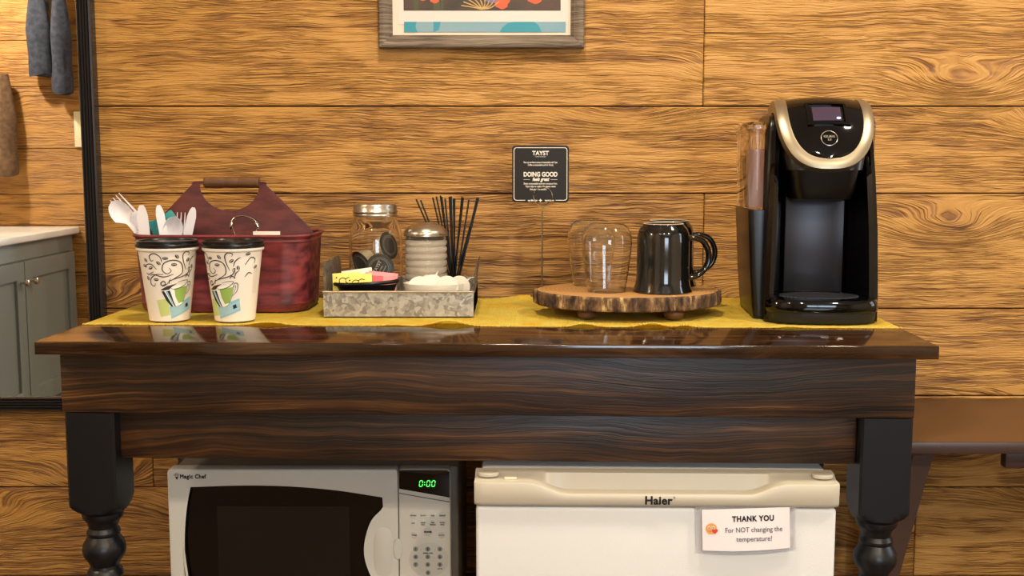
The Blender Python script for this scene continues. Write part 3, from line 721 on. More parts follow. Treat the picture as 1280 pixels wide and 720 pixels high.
def conef(u, v, lift):
    r = cup_r(v); a = -PI / 2 + u / 0.0385
    return Vector(((r + lift) * math.cos(a), (r + lift) * math.sin(a), v))
def patch(bm, poly, lift):
    """filled convex polygon wrapped on the cup (subdivided fan)"""
    n = len(poly); cx = sum(p[0] for p in poly) / n; cy = sum(p[1] for p in poly) / n
    dense = []
    for i in range(n):
        a = poly[i]; b_ = poly[(i + 1) % n]
        k = max(1, int(math.hypot(a[0] - b_[0], a[1] - b_[1]) / 0.003))
        for j in range(k): dense.append((a[0] + (b_[0] - a[0]) * j / k, a[1] + (b_[1] - a[1]) * j / k))
    rr = [[bm.verts.new(conef(cx + (p[0] - cx) * f, cy + (p[1] - cy) * f, lift)) for p in dense] for f in (0.001, 0.33, 0.66, 1.0)]
    m_ = len(dense)
    for i in range(3):
        for j in range(m_):
            k = (j + 1) % m_; bm.faces.new((rr[i][j], rr[i][k], rr[i + 1][k], rr[i + 1][j]))
def cup_art(shift):
    S_ = 0.001235 / 6.0   # metres per pixel of the 6x study view
    def q(x, y): return ((x - 285) * S_ + shift, (660 - y) * S_ - 0.0008)
    bms = {k: bmesh.new() for k in ('dark', 'green', 'pale', 'blue', 'white', 'tan', 'black', 'grey')}
    patch(bms['tan'], [q(*p) for p in ((190, 270), (250, 200), (340, 190), (400, 250), (395, 330), (330, 390), (230, 370))], 0.00010) if False else None
    patch(bms['pale'], [q(182, 495), q(275, 480), q(290, 605), q(205, 618)], 0.00015)
    patch(bms['blue'], [q(285, 545), q(480, 478), q(490, 570), q(300, 635)], 0.00022)
    for k in range(7):
        stroke(bms['white'], [q(296, 560 + k * 9), q(380, 535 + k * 9), q(482, 498 + k * 9)], 0.00025, 0.00026, False)
    # mug
    patch(bms['white'], [q(225, 415), q(300, 392), q(440, 372), q(425, 450), q(400, 520), q(350, 545), q(300, 540), q(255, 480)], 0.0003)
    patch(bms['green'], [q(325, 408), q(432, 392), q(425, 440), q(400, 510), q(360, 520), q(335, 470)], 0.00038)
    patch(bms['black'], [q(228, 425), q(250, 425), q(290, 500), q(318, 543), q(300, 541), q(262, 495)], 0.00038)
    patch(bms['blue'], [q(258, 425), q(270, 422), q(305, 500), q(322, 538), q(306, 520)], 0.00038)
    patch(bms['black'], [q(272, 425), q(292, 420), q(318, 500), q(338, 545), q(326, 540)], 0.00038)
    patch(bms['dark'], [q(222, 415), q(270, 388), q(350, 368), q(310, 392), q(285, 415), q(240, 420)], 0.00042)
    stroke(bms['dark'], [q(300, 405), q(335, 412), q(400, 390), q(438, 355), q(400, 350), q(350, 362)], 0.0011, 0.00045)
    stroke(bms['dark'], [q(432, 395), q(445, 365), q(468, 370), q(462, 420), q(425, 460)], 0.0012, 0.00045)
    stroke(bms['dark'], [q(428, 425), q(440, 390), q(452, 385), q(446, 415), q(425, 455)], 0.0007, 0.00045)
    stroke(bms['dark'], [q(335, 545), q(390, 525), q(425, 450), q(432, 400)], 0.0006, 0.00045)
    # curls
    cs = [[(285, 355), (330, 330), (385, 290), (375, 220), (320, 195), (260, 215), (245, 265), (275, 295), (305, 275), (290, 250)],
          [(290, 370), (300, 345), (400, 315), (440, 290), (450, 255), (435, 262), (438, 285)],
          [(240, 380), (262, 372), (250, 350), (228, 365), (240, 385), (275, 370), (300, 330)],
          [(250, 300), (200, 300), (155, 330), (148, 370), (175, 388), (188, 365)],
          [(320, 300), (250, 318), (180, 300), (150, 310)],
          [(245, 210), (235, 170), (195, 145), (160, 165), (170, 200), (190, 192)],
          [(205, 262), (170, 225), (130, 228), (118, 250)],
          [(180, 280), (140, 300), (115, 290)],
          [(415, 270), (395, 220), (385, 165), (405, 138), (435, 145), (430, 165)],
          [(440, 240), (450, 205), (475, 180), (490, 175)],
          [(445, 330), (455, 290), (480, 270)],
          [(410, 330), (430, 310), (450, 330)],
          [(520, 230), (560, 180), (600, 190), (595, 225)],
          [(520, 320), (550, 290), (580, 300)]]
    for c in cs: stroke(bms['dark'], [q(*p) for p in c], 0.0016, 0.0004)
    for bx, by, an in ((268, 180, 0), (345, 170, 55), (325, 228, 0), (222, 215, 50), (160, 252, -30), (195, 338, 0), (125, 195, 60), (428, 198, -50), (127, 330, 80), (110, 238, 20), (472, 250, 80), (540, 150, -20), (610, 250, -40)):
        pts = [(bx + 20 * math.cos(R(a)) * math.cos(R(an)) - 11 * math.sin(R(a)) * math.sin(R(an)), by + 17 * math.cos(R(a)) * math.sin(R(an)) + 11 * math.sin(R(a)) * math.cos(R(an))) for a in range(0, 360, 40)]
        patch(bms['dark'], [q(*p) for p in pts], 0.0004)
        c_, s_ = math.cos(R(an)), math.sin(R(an))
        stroke(bms['white'], [q(bx - 14 * c_, by - 14 * s_), q(bx + 3 * s_, by - 3 * c_), q(bx + 14 * c_, by + 14 * s_)], 0.0005, 0.00048, False)
    patch(bms['black'], [q(425, 530), q(452, 520), q(458, 548), q(430, 558)], 0.00048)
    stroke(bms['black'], [q(456, 545), q(470, 540)], 0.0004, 0.00048, False)
    for k in range(5):
        stroke(bms['grey'], [q(600 + 10 * k, 250), q(598 + 10 * k, 450)], 0.0004, 0.0002, False)
    return bms
def paper_cup(x, y, shift, yaw, label):
    t = thing('paper_cup', label, 'cup', (x, y, RT), yaw, 'paper cups in front of the red caddy')
    prof_ = [(0.0280, 0.003), (0.0298, 0.0), (0.0305, 0.0008), (cup_r(0.107), 0.107), (0.0462, 0.1085), (0.0468, 0.1105), (0.0460, 0.1125), (0.0440, 0.1122), (cup_r(0.104) - 0.0006, 0.104), (0.0298, 0.004)]
    bm = Lt(prof_, seg=72); obj('cup_wall', bm, M_CUP, t, 30)
    lidp_ = [(0.0445, 0.1128), (0.0462, 0.1129), (0.0474, 0.1135), (0.0476, 0.1165), (0.0468, 0.1178), (0.0458, 0.1182), (0.0456, 0.1196), (0.0463, 0.1205), (0.0463, 0.1218), (0.0450, 0.1230), (0.0425, 0.1228), (0.0415, 0.1205), (0.02, 0.1203), (0.003, 0.1203)]
    obj('lid', Lt(lidp_, seg=64), M_BLKPL, t, 30)
    for k, b_ in cup_art(shift).items():
        if len(b_.faces): obj('printed_' + {'dark': 'swirls', 'green': 'mug', 'pale': 'green_square', 'blue': 'blue_label', 'white': 'highlights', 'tan': 'glow', 'black': 'stripes', 'grey': 'fine_print'}[k], b_, M_CUPART[k], t)
        else: b_.free()
    return t
paper_cup(-0.5305, 1.7205, 0.0, R(17), 'lidded paper coffee cup, left one of the two, green mug print facing front')
paper_cup(-0.4285, 1.7170, 0.0, R(-34), 'lidded paper coffee cup, right one of the two, its green mug print turned left')

# ------------------------------------------------------------------ galvanised tray and what it holds
TRY0, TRY1 = 1.748, 1.965
tx0, tx1 = -0.2965, -0.0605
tr = thing('serving_tray', 'rectangular galvanised metal tray holding jars, creamers and sweeteners', 'tray', ((tx0 + tx1) / 2, (TRY0 + TRY1) / 2, RT))
hw = (tx1 - tx0) / 2; hd = (TRY1 - TRY0) / 2
obj('tray_floor', B(-hw + .001, hw - .001, -hd + .001, hd - .001, 0.0, 0.0016), M_GALV, tr)
for s in (-1, 1):
    y0 = s * hd
    o = obj('long_wall', B(-hw, hw, min(y0, y0 - s * 0.0014), max(y0, y0 - s * 0.0014), 0, 0.0385), M_GALV, tr)
    obj('rolled_edge', T([(-hw - 0.001, y0, 0.0392), (hw + 0.001, y0, 0.0392)], 0.0017, 8), M_STEEL, o, 40)
def tray_end(s):
    bm = bmesh.new(); rows = []
    pts = []
    def top(y):
        e = max(0.0, 1 - (y / (hd * 0.92)) ** 2) if abs(y) < hd * 0.92 else 0
        return 0.0385 + 0.043 * min(1.0, e * 3.2) ** 1.4
    for i in range(33):
        y = -hd + 2 * hd * i / 32
        h = top(y); rows.append([(s * hw, y, 0), (s * hw, y, 0.030), (s * (hw + 0.001 * (h > 0.04)), y, h * 0.75 + 0.01), (s * (hw + (h - 0.0385) * 0.12), y, h)])
    vr = [[bm.verts.new(p) for p in r] for r in rows]
    for i in range(32):
        for k in range(3): bm.faces.new((vr[i][k], vr[i][k + 1], vr[i + 1][k + 1], vr[i + 1][k]))
    bmesh.ops.solidify(bm, geom=list(bm.faces), thickness=0.0015)
    return bm
for s in (-1, 1): obj('handle_wall', tray_end(s), M_GALV, tr, 40)
TZ = RT + 0.0018
# jar
J = thing('glass_jar', 'clear glass jar with steel screw lid holding coffee pods, on the metal tray', 'jar', (-0.2305, 1.892, TZ))
jo = [(0.030, 0.0), (0.041, 0.002), (0.0445, 0.008), (0.0452, 0.02), (0.0452, 0.104), (0.0440, 0.116), (0.0405, 0.130), (0.0360, 0.143), (0.0340, 0.147), (0.0335, 0.165)]
ji = [(0.0312, 0.165), (0.0318, 0.147), (0.0338, 0.141), (0.0382, 0.128), (0.0418, 0.115), (0.0430, 0.104), (0.0430, 0.02), (0.042, 0.010), (0.038, 0.005), (0.028, 0.004)]
obj('jar_body', Lt(jo + ji, seg=64), M_GLASS, J, 40)
ld = [(0.002, 0.1610), (0.034, 0.1610), (0.0352, 0.159), (0.0362, 0.1475), (0.0372, 0.1460), (0.0375, 0.1440), (0.0372, 0.1460), (0.0375, 0.149), (0.0362, 0.1505), (0.0375, 0.152), (0.0375, 0.156), (0.0362, 0.158), (0.0368, 0.1640), (0.0358, 0.1690), (0.0325, 0.1715), (0.0290, 0.1708), (0.002, 0.1708)]
ld = [(0.0352, 0.1490), (0.0372, 0.1492), (0.0375, 0.1515), (0.0366, 0.1530), (0.0366, 0.1540), (0.0376, 0.1555), (0.0376, 0.1580), (0.0366, 0.1595), (0.0367, 0.1655), (0.0356, 0.1695), (0.0330, 0.1712), (0.0300, 0.1706), (0.002, 0.1706), (0.002, 0.1658), (0.0346, 0.1656)]
obj('screw_lid', Lt(ld, seg=64), M_STEEL, J, 35)
def pod(x, z, y, rx, rz, label, ry=0, words=False):
    t = thing('coffee_pod', label, 'coffee pod', (x, y, z)); t.rotation_euler = (rx, ry, rz); t['group'] = 'coffee pods in the glass jar'
    obj('pod_cup', Lt([(0.002, 0.0), (0.010, 0.0), (0.0165, 0.003), (0.0195, 0.012), (0.0205, 0.0235), (0.0228, 0.0240), (0.002, 0.0243)], seg=32), M_PODB, t, 40)
    l_ = obj('pod_lid', Lt([(0.0228, 0.0243), (0.0238, 0.0248), (0.0236, 0.0258), (0.0222, 0.0262), (0.002, 0.0262)], seg=40), M_POD, t, 40)
    bm = bmesh.new()
    for rr in (0.0175, 0.0150): tube(bm, [(rr * math.cos(2 * PI * i / 36), rr * math.sin(2 * PI * i / 36), 0.0263) for i in range(36)], 0.00016, 4, closed=True)
    if words:
        text(bm, 'TAYST', 0.0075, 0, 0, 0, bold=0.00012, M_=Matrix.Translation((0, 0.004, 0.0264)))
        text(bm, 'COFFEE', 0.0032, 0, 0, 0, M_=Matrix.Translation((0, -0.003, 0.0264)))
        text(bm, 'compostable', 0.0032, 0, 0, 0, M_=Matrix.Translation((0, -0.008, 0.0264)))
    obj('lid_print', bm, M_WINK, l_)
    return t
# the front pod's lid faces the room
a_ = pod(-0.2220, TZ + 0.060, 1.893, R(82), 0, 'black lidded coffee pod facing front inside the jar, lowest and largest', words=True)
a_.rotation_euler = (Matrix.Rotation(R(82), 3, 'X') @ Matrix.Rotation(R(62), 3, 'Z')).to_euler()
b_ = pod(-0.2185, TZ + 0.085, 1.900, 0, 0, 'coffee pod on its edge at the right wall of the jar, above the front pod')
b_.rotation_euler = (Matrix.Rotation(R(-50), 3, 'Z') @ Matrix.Rotation(R(80), 3, 'X') @ Matrix.Rotation(0, 3, 'Z')).to_euler()
b_.rotation_euler = (R(75), R(0), R(60)); b_.location = (-0.2295, 1.905, TZ + 0.093)
c_ = pod(-0.238, TZ + 0.070, 1.915, 0, 0, 'beige coffee pod tipped over behind the front pod, at mid height in the jar'); c_.rotation_euler = (R(115), R(20), R(-35)); c_.location = (-0.2400, 1.908, TZ + 0.078)
d_ = pod(-0.252, TZ + 0.02, 1.885, 0, 0, 'beige paper coffee pod lying at the bottom left of the jar'); d_.rotation_euler = (R(160), R(25), 0); d_.location = (-0.2370, 1.898, TZ + 0.031)

# sugar canister
S_ = thing('sugar_canister', 'ribbed glass sugar canister with a domed metal lid, on the tray', 'canister', (-0.1440, 1.868, TZ))
po, pi_ = [(0.028, 0.0), (0.0335, 0.002)], []
for i in range(81):
    z = 0.004 + 0.110 * i / 80; po.append((0.0335 + 0.0020 * abs(math.sin(PI * z / 0.0112)), z))
po += [(0.033, 0.1155), (0.033, 0.120)]
inner_ = [(0.031, 0.120), (0.031, 0.115), (0.0318, 0.110), (0.0318, 0.008), (0.028, 0.005)]
obj('canister_glass', Lt(po + inner_, seg=56), M_GLASS, S_, 60)
obj('sugar', Lt([(0.0275, 0.0055)] + [(0.0312 + 0.0020 * abs(math.sin(PI * z / 0.0112)), z) for z in [0.007 + 0.104 * i / 80 for i in range(81)]] + [(0.020, 0.1125), (0.002, 0.113)], seg=40), M_SUGAR, S_, 40)
obj('domed_lid', Lt([(0.0350, 0.1170), (0.0365, 0.1174), (0.0368, 0.1190), (0.0360, 0.1200), (0.0368, 0.1212), (0.0366, 0.1240), (0.0345, 0.1275), (0.0290, 0.1330), (0.0200, 0.1375), (0.0105, 0.1395), (0.002, 0.1400), (0.002, 0.1235), (0.034, 0.1235), (0.034, 0.1170)], seg=56), M_STEEL, S_, 35)

# stirrers in a small glass
H = thing('stirrer_glass', 'small clear glass behind the sugar canister holding black coffee stirrers', 'glass', (-0.1000, 1.925, TZ))
obj('glass_body', Lt([(0.018, 0), (0.0205, 0.002), (0.0225, 0.055), (0.0212, 0.055), (0.019, 0.005), (0.016, 0.004)], seg=36), M_GLASS, H, 40)
straws = [(-0.1640, 1.0615), (-0.1560, 1.060), (-0.1360, 1.0640), (-0.1300, 1.0660), (-0.1230, 1.0675), (-0.1205, 1.0655), (-0.1155, 1.062), (-0.1070, 1.0655), (-0.1045, 1.066), (-0.1010, 1.0615), (-0.0985, 1.062), (-0.0860, 1.0650), (-0.0835, 1.064), (-0.0740, 1.060), (-0.0600, 1.0635), (-0.0575, 1.0640), (-0.0720, 1.0150), (-0.0905, 1.016)]
for i, (sx_, sz) in enumerate(straws):
    bx = -0.1000 + (sx_ + 0.108) * -0.08 + random.uniform(-.004, .004)
    dy = random.uniform(-0.008, 0.014)
    by = 1.925 + random.uniform(-0.006, 0.006)
    top_ = Vector((sx_, 1.925 + dy, sz)); bot = Vector((bx, by, TZ + 0.006))
    rr = 0.0015
    ax = (top_ - bot)
    bm = bmesh.new(); n_ = 10
    z_ = Vector((0, 0, 1)); q_ = ax.to_track_quat('Z', 'Y').to_matrix()
    ring_o = [Vector((rr * math.cos(2 * PI * k / n_), rr * math.sin(2 * PI * k / n_), 0)) for k in range(n_)]
    L_ = ax.length
    loft(bm, [[v for v in ring_o], [v + Vector((0, 0, L_)) for v in ring_o], [v * 0.7 + Vector((0, 0, L_)) for v in ring_o], [v * 0.7 + Vector((0, 0, L_ - 0.02)) for v in ring_o]])
    o = obj('coffee_stirrer', bm, M_STRAW, None, 40); o.location = bot; o.rotation_euler = q_.to_euler()
    side = {0: 'leftmost black coffee stirrer leaning over the sugar canister', 1: 'second black coffee stirrer from the left, leaning over the sugar canister', 14: 'long black coffee stirrer leaning far right, just beside the outermost one', 15: 'long black coffee stirrer leaning furthest right', 16: 'shorter black coffee stirrer low on the right side of the bunch', 17: 'short black coffee stirrer low in the middle of the bunch'}
    tag(o, side.get(i, 'long thin black coffee stirrer in the middle of the bunch behind the sugar canister'), 'stirrer', 'black stirrers in the small glass')

# creamer dish
D = thing('oval_dish', 'small white oval dish of creamer cups at the tray front', 'dish', (-0.1235, 1.795, TZ))
dp = [(0.034, 0.0), (0.038, 0.002), (0.0475, 0.026), (0.0510, 0.0435), (0.0515, 0.0468), (0.0492, 0.0470), (0.0465, 0.040), (0.0430, 0.022), (0.036, 0.012), (0.002, 0.011)]
obj('dish_bowl', Lt(dp, seg=56, sy=0.78), M_DISH, D, 40)
def creamer(x, y, z, rot, label):
    t = thing('creamer_cup', label, 'creamer', (x, y, z)); t.rotation_euler = rot; t['group'] = 'creamer cups in the white dish'
    obj('pot', Lt([(0.002, 0), (0.0110, 0), (0.0125, 0.001), (0.0150, 0.017), (0.0175, 0.0175), (0.0178, 0.0186), (0.002, 0.0187)], seg=32), M_CREAMER, t, 35)
    tabp = circ(0, 0, 0.0178, 40)
    tabp = [p for p in tabp if not (p[0] > 0.012 and p[1] > 0.0)] ; 
    pts = []
    for i in range(40):
        a = 2 * PI * i / 40; pts.append((0.0180 * math.cos(a), 0.0180 * math.sin(a)))
        if i == 4: pts.append((0.0215, 0.0165))
    obj('foil_lid', plate(bmesh.new(), [pts], 0.0006, 0.0001, Matrix.Translation((0, 0, 0.0191))), M_WPACK, t, 35)
    return t
zc = TZ + 0.032
creamer(-0.1480, 1.797, zc - 0.001, (R(48), R(-20), R(15)), 'creamer cup lying low at the left end of the white dish')
creamer(-0.1290, 1.800, zc + 0.004, (R(62), R(-28), R(20)), 'creamer cup with its pointed lid tab up in the middle of the dish')
creamer(-0.1060, 1.784, zc + 0.009, (R(84), R(8), R(8)), 'creamer cup facing front just right of the dish middle')
creamer(-0.0790, 1.800, zc + 0.008, (R(86), R(0), R(-16)), 'creamer cup facing front at the right end of the dish')
creamer(-0.1400, 1.812, zc - 0.010, (R(-20), R(20), R(0)), 'creamer cup tucked at the back left of the dish')
creamer(-0.098, 1.815, zc - 0.010, (R(10), R(10), R(0)), 'creamer cup tucked behind the two front-facing ones in the dish')

# sweetener basket
Bk = thing('wire_basket', 'black oval rimmed bowl of sweetener packets on the metal tray', 'bowl', (-0.2350, 1.797, TZ))
bm = Lt([(0.034, 0.0), (0.038, 0.002), (0.044, 0.03), (0.0500, 0.0455), (0.0480, 0.0455), (0.042, 0.03), (0.036, 0.006), (0.002, 0.004)], seg=48, sy=0.62); obj('bowl_wall', bm, M_BLKPL, Bk, 40)
bm = T([(0.0505 * math.cos(2 * PI * i / 40), 0.0315 * math.sin(2 * PI * i / 40), 0.0475 + 0.0025 * math.cos(2 * PI * i / 40)) for i in range(40)], 0.0031, 10, closed=True)
obj('thick_rim', bm, M_BLKPL, Bk, 60)
def packet(x, y, z, rx, ry, rz, m, label, mark=None, w_=0.052, h_=0.036):
    t = thing('sweetener_packet', label, 'packet', (x, y, z)); t.rotation_euler = (rx, ry, rz); t['group'] = 'sweetener packets in the black bowl'
    bm = bmesh.new(); n = 10; top_, bot = [], []
    for side, st in ((1, top_), (-1, bot)):
        for j in range(n + 1):
            row = []
            for i in range(n + 1):
                u = -1 + 2 * i / n; v = -1 + 2 * j / n
                th = 0.0018 * (1 - u ** 6) * (1 - v ** 4) + 0.0002
                row.append(bm.verts.new((u * w_ / 2, side * th, v * h_ / 2)))
            st.append(row)
        for j in range(n):
            for i in range(n): bm.faces.new((st[j][i], st[j][i + 1], st[j + 1][i + 1], st[j + 1][i]))
    per = lambda s_: s_[0] + [s_[j][n] for j in range(1, n + 1)] + list(reversed(s_[n][:n])) + [s_[j][0] for j in range(n - 1, 0, -1)]
    a, b2 = per(top_), per(bot)
    for i in range(len(a)):
        k = (i + 1) % len(a); bm.faces.new((a[i], a[k], b2[k], b2[i]))
    obj('paper', bm, m, t, 50)
    if mark == 'curl':
        bm = bmesh.new()
        for cx in (-0.006, 0.004):
            sp_ = spline([(cx + 0.006 * math.cos(a_), -0.0024, 0.004 + 0.005 * math.sin(a_)) for a_ in [0.6, 1.6, 2.6, 3.8, 5.0]], 5); tube(bm, sp_, 0.0006, 5)
        bmesh.ops.create_uvsphere(bm, u_segments=8, v_segments=6, radius=0.0012, matrix=Matrix.Translation((-0.016, -0.002, 0.010)))
        obj('print', bm, M_INK, t)
    if mark == 'box':
        obj('print', box(bmesh.new(), -0.012, 0.006, -0.0024, -0.0019, -0.002, 0.012), mat('pink_ink', (196, 84, 96), 0.5) if 'pink_ink' not in MATS else MATS['pink_ink'], t)
bz = TZ + 0.042
packet(-0.2660, 1.7935, bz + 0.004, R(-24), R(-4), R(4), M_YPACK, 'yellow sweetener packet behind, at the far left of the black bowl', 'curl', 0.045)
packet(-0.2440, 1.7860, bz + 0.002, R(-30), R(-9), R(-4), M_YPACK, 'yellow sweetener packet in front, beside the pink ones in the bowl', 'curl', 0.040)
packet(-0.2140, 1.7930, bz + 0.004, R(-26), R(3), R(4), M_PPACK, 'pink sweetener packet in front at the right of the black bowl', 'box', 0.046)
packet(-0.2100, 1.8000, bz + 0.004, R(-22), R(6), R(2), M_PPACK, 'pink sweetener packet behind the front pink one', None, 0.048)
packet(-0.2500, 1.8030, bz + 0.008, R(-18), R(-8), R(0), M_WPACK, 'pale sweetener packet at the very back of the black bowl', None, 0.050)

# ------------------------------------------------------------------ wood slice
SX, SY = 0.1870, 1.800
SL = thing('wood_slice_stand', 'round log slice stand with rough bark edge on small ball feet, holding glasses and mugs', 'stand', (SX, SY, RT))
def slab_r(a):
    return 1 + 0.030 * noise.noise((math.cos(a) * 1.3, math.sin(a) * 1.3, 2.0)) + 0.010 * noise.noise((math.cos(a) * 6, math.sin(a) * 6, 5.0))
SA, SB = 0.148, 0.112; ZT0, ZT1 = 0.0150, 0.0375
n = 160
rs = [[(SA * f * slab_r(2 * PI * j / n) * math.cos(2 * PI * j / n), SB * f * slab_r(2 * PI * j / n) * math.sin(2 * PI * j / n), z) for j in range(n)] for f, z in ((0.02, ZT0), (0.985, ZT0), (0.985, ZT1 - 0.0004), (0.975, ZT1), (0.6, ZT1), (0.02, ZT1))]
obj('wood_top', loft(bmesh.new(), rs), M_RINGS, SL, 35)
bm = bmesh.new(); rs = []
for k in range(11):
    t = k / 10; z = ZT0 - 0.001 + (ZT1 - ZT0) * t + 0.0006; row = []
    for j in range(n * 2):
        a = PI * j / n
        d = 0.0035 + 0.0055 * noise.noise((math.cos(a) * 14, math.sin(a) * 11, z * 16 + 7)) + 0.003 * noise.noise((math.cos(a) * 40, math.sin(a) * 30, z * 60))
        d = max(d, 0.0004) * (1 if 0 < k < 10 else 0.4)
        row.append(((SA * 0.986 * slab_r(a) + d) * math.cos(a), (SB * 0.986 * slab_r(a) + d) * math.sin(a), z))
    rs.append(row)
inner_r = [[(SA * 0.9852 * slab_r(PI * j / n) * math.cos(PI * j / n), SB * 0.9852 * slab_r(PI * j / n) * math.sin(PI * j / n), z) for j in range(2 * n)] for z in (ZT1 - 0.0006, ZT0)]
vr = [[bm.verts.new(p) for p in r] for r in rs + inner_r]; vr.append(vr[0])
for i in range(len(vr) - 1):
    for j in range(2 * n): k = (j + 1) % (2 * n); bm.faces.new((vr[i][j], vr[i][k], vr[i + 1][k], vr[i + 1][j]))
obj('bark_edge', bm, M_BARK, SL, 70)
for x, y in ((-0.070, -0.072), (0.064, -0.077), (-0.075, 0.055), (0.075, 0.055)):
    obj('foot', Lt([(0.006, 0.0), (0.012, 0.0010), (0.0155, 0.006), (0.0155, 0.010), (0.012, 0.0148), (0.005, 0.0149)], x, y, seg=28), M_SPIN, SL, 40)
SZ = RT + ZT1 + 0.0002
def tumbler(x, y, label):
    pr_ = [(0.0290, 0.0), (0.0302, 0.0008), (0.0345, 0.030), (0.0385, 0.060), (0.0398, 0.076), (0.0385, 0.090), (0.0340, 0.101), (0.0270, 0.1075), (0.0200, 0.1095), (0.002, 0.1095)]
    ip = [(0.002, 0.1070), (0.0198, 0.1070), (0.0263, 0.1052), (0.0330, 0.0995), (0.0376, 0.0892), (0.0389, 0.076), (0.0376, 0.060), (0.0336, 0.030), (0.0292, 0.0008)]
    o = obj('tumbler_glass', Lt(pr_ + ip, seg=64), M_GLASS, None, 40, loc=(x, y, SZ)); tag(o, label, 'glass', 'upturned tumblers on the wood slice')
tumbler(0.1500, 1.768, 'upturned clear stemless glass in front on the wood slice')
tumbler(0.1320, 1.858, 'upturned clear stemless glass half hidden behind the front one')
def mug(x, y, yaw, label):
    t = thing('mug', label, 'mug', (x, y, SZ), yaw, 'upturned black mugs on the wood slice')
    pr_ = [(0.0455, 0.0), (0.0468, 0.0015), (0.0462, 0.004), (0.0432, 0.012), (0.0418, 0.022), (0.0415, 0.05), (0.0413, 0.080), (0.0405, 0.092), (0.0375, 0.1005), (0.0325, 0.1055), (0.0320, 0.1075), (0.0285, 0.1075), (0.0275, 0.1050), (0.002, 0.1045)]
    ip = [(0.002, 0.099), (0.036, 0.096), (0.0375, 0.085), (0.0378, 0.020), (0.0435, 0.0005)]
    obj('mug_body', Lt(pr_ + ip, seg=64), M_MUG, t, 40)
    obj('base_ring', Lt([(0.0290, 0.1076), (0.0316, 0.1076), (0.0316, 0.1084), (0.0290, 0.1084)], closed=True, seg=56), M_MUGBASE, t, 40)
    hp = spline([(0.0385, 0, 0.083), (0.052, 0, 0.0845), (0.068, 0, 0.078), (0.0775, 0, 0.060), (0.0750, 0, 0.040), (0.062, 0, 0.026), (0.050, 0, 0.0215), (0.0385, 0, 0.022)], 6)
    bm = bmesh.new(); rs = []
    for i, p in enumerate(hp):
        a = hp[max(0, i - 1)]; c = hp[min(len(hp) - 1, i + 1)]; tt = (c - a).normalized(); nn = Vector((-tt.z, 0, tt.x))
        rs.append([p + nn * 0.0045 * math.cos(2 * PI * k / 14) + Vector((0, 1, 0)) * 0.0062 * math.sin(2 * PI * k / 14) for k in range(14)])
    loft(bm, rs); obj('handle', bm, M_MUG, t, 60)
mug(0.2385, 1.7640, R(14), 'upturned glossy black mug in front on the wood slice, handle to the right')
mug(0.2600, 1.8560, R(3), 'upturned black mug hidden behind the front one, only its handle showing')

# ------------------------------------------------------------------ sign on a wire holder
SG = thing('sign_holder', 'thin wire card holder with a ring clip standing behind the wood slice', 'sign holder', (0.0540, 2.000, RT))
bm = T(spline([(0, 0, 0.002), (0, 0, 0.06), (0, 0, 0.150)], 4), 0.0014, 8); obj('wire_stem', bm, M_STEEL, SG, 40)
obj('foot', Lt([(0.002, 0), (0.024, 0), (0.025, 0.0015), (0.022, 0.004), (0.002, 0.0046)], seg=32), M_STEEL, SG, 40)
zr = 0.1805
bm = T([(0.0168 * math.cos(2 * PI * i / 40) + 0.001, -0.0035, 0.0168 * math.sin(2 * PI * i / 40) + zr) for i in range(40)], 0.0008, 8, closed=True)
tube(bm, [(0, 0, 0.148), (0.0005, -0.001, 0.158), (0.001, -0.0035, zr - 0.0168)], 0.0009, 8)
obj('ring_clip', bm, M_CHROME, SG, 40)
bm = T([(0.013 * math.cos(2 * PI * i / 32) + 0.001, 0.0032, 0.013 * math.sin(2 * PI * i / 32) + zr - 0.003) for i in range(32)], 0.0008, 8, closed=True)
obj('rear_ring', bm, M_CHROME, SG, 40)
CD = thing('printed_card', 'square black rounded card with white lettering held in the wire clip', 'sign', (0.0506, 2.000, 1.1032))
CD.rotation_euler = (R(-3), 0, R(0))
obj('card', plate(bmesh.new(), [rrect(-0.0505, 0.0505, -0.0505, 0.0505, 0.006)], 0.0016, 0.0003), M_SIGN, CD, 40)
bm = bmesh.new(); yy = -0.0011
o_ = rrect(-0.0475, 0.0475, -0.0470, 0.0470, 0.005); i_ = rrect(-0.0465, 0.0465, -0.0460, 0.0460, 0.0042)
fr = bmesh.new(); plate(fr, [o_, list(reversed(i_))], 0.0002, 0, at_y(yy))
me_ = bpy.data.meshes.new('t'); fr.to_mesh(me_); fr.free(); bm.from_mesh(me_); bpy.data.meshes.remove(me_)
text(bm, 'TAYST', 0.0105, 0, 0.0365, yy, bold=0.0004, sx=0.95)
text(bm, 'COFFEE ROASTERS', 0.0022, 0, 0.0305, yy)
text(bm, 'Now you can feel an amount of sustainability with Tayst', 0.0044, 0, 0.0205, yy, bold=0.00010, sx=0.60)
text(bm, 'Coffee a compostable pods for Keurig', 0.0044, 0, 0.0160, yy, bold=0.00010, sx=0.66)
text(bm, 'DOING GOOD', 0.0112, 0, -0.0010, yy, bold=0.0005, sx=0.80)
text(bm, 'feels great', 0.0088, 0, -0.0095, yy, bold=0.0004, shear=0.35, sx=0.80)
for a_, b2 in ((-0.030, -0.019), (0.018, 0.030)): box(bm, a_, b2, yy - .0001, yy + .0001, -0.0100, -0.0095)
text(bm, 'Every compostable pod you consume from', 0.0046, 0, -0.0170, yy, bold=0.0001, sx=0.74)
text(bm, 'Tayst helps to reduce the plastic waste', 0.0046, 0, -0.0220, yy, bold=0.0001, sx=0.74)
text(bm, 'that goes into landfills', 0.0046, -0.004, -0.0270, yy, bold=0.0001, sx=0.74)
obj('lettering', bm, M_WINK, CD)
bm = bmesh.new(); box(bm, -0.027, 0.027, yy - .0002, yy + .0001, -0.0476, -0.0458); obj('border_gap', bm, M_SIGN, CD)
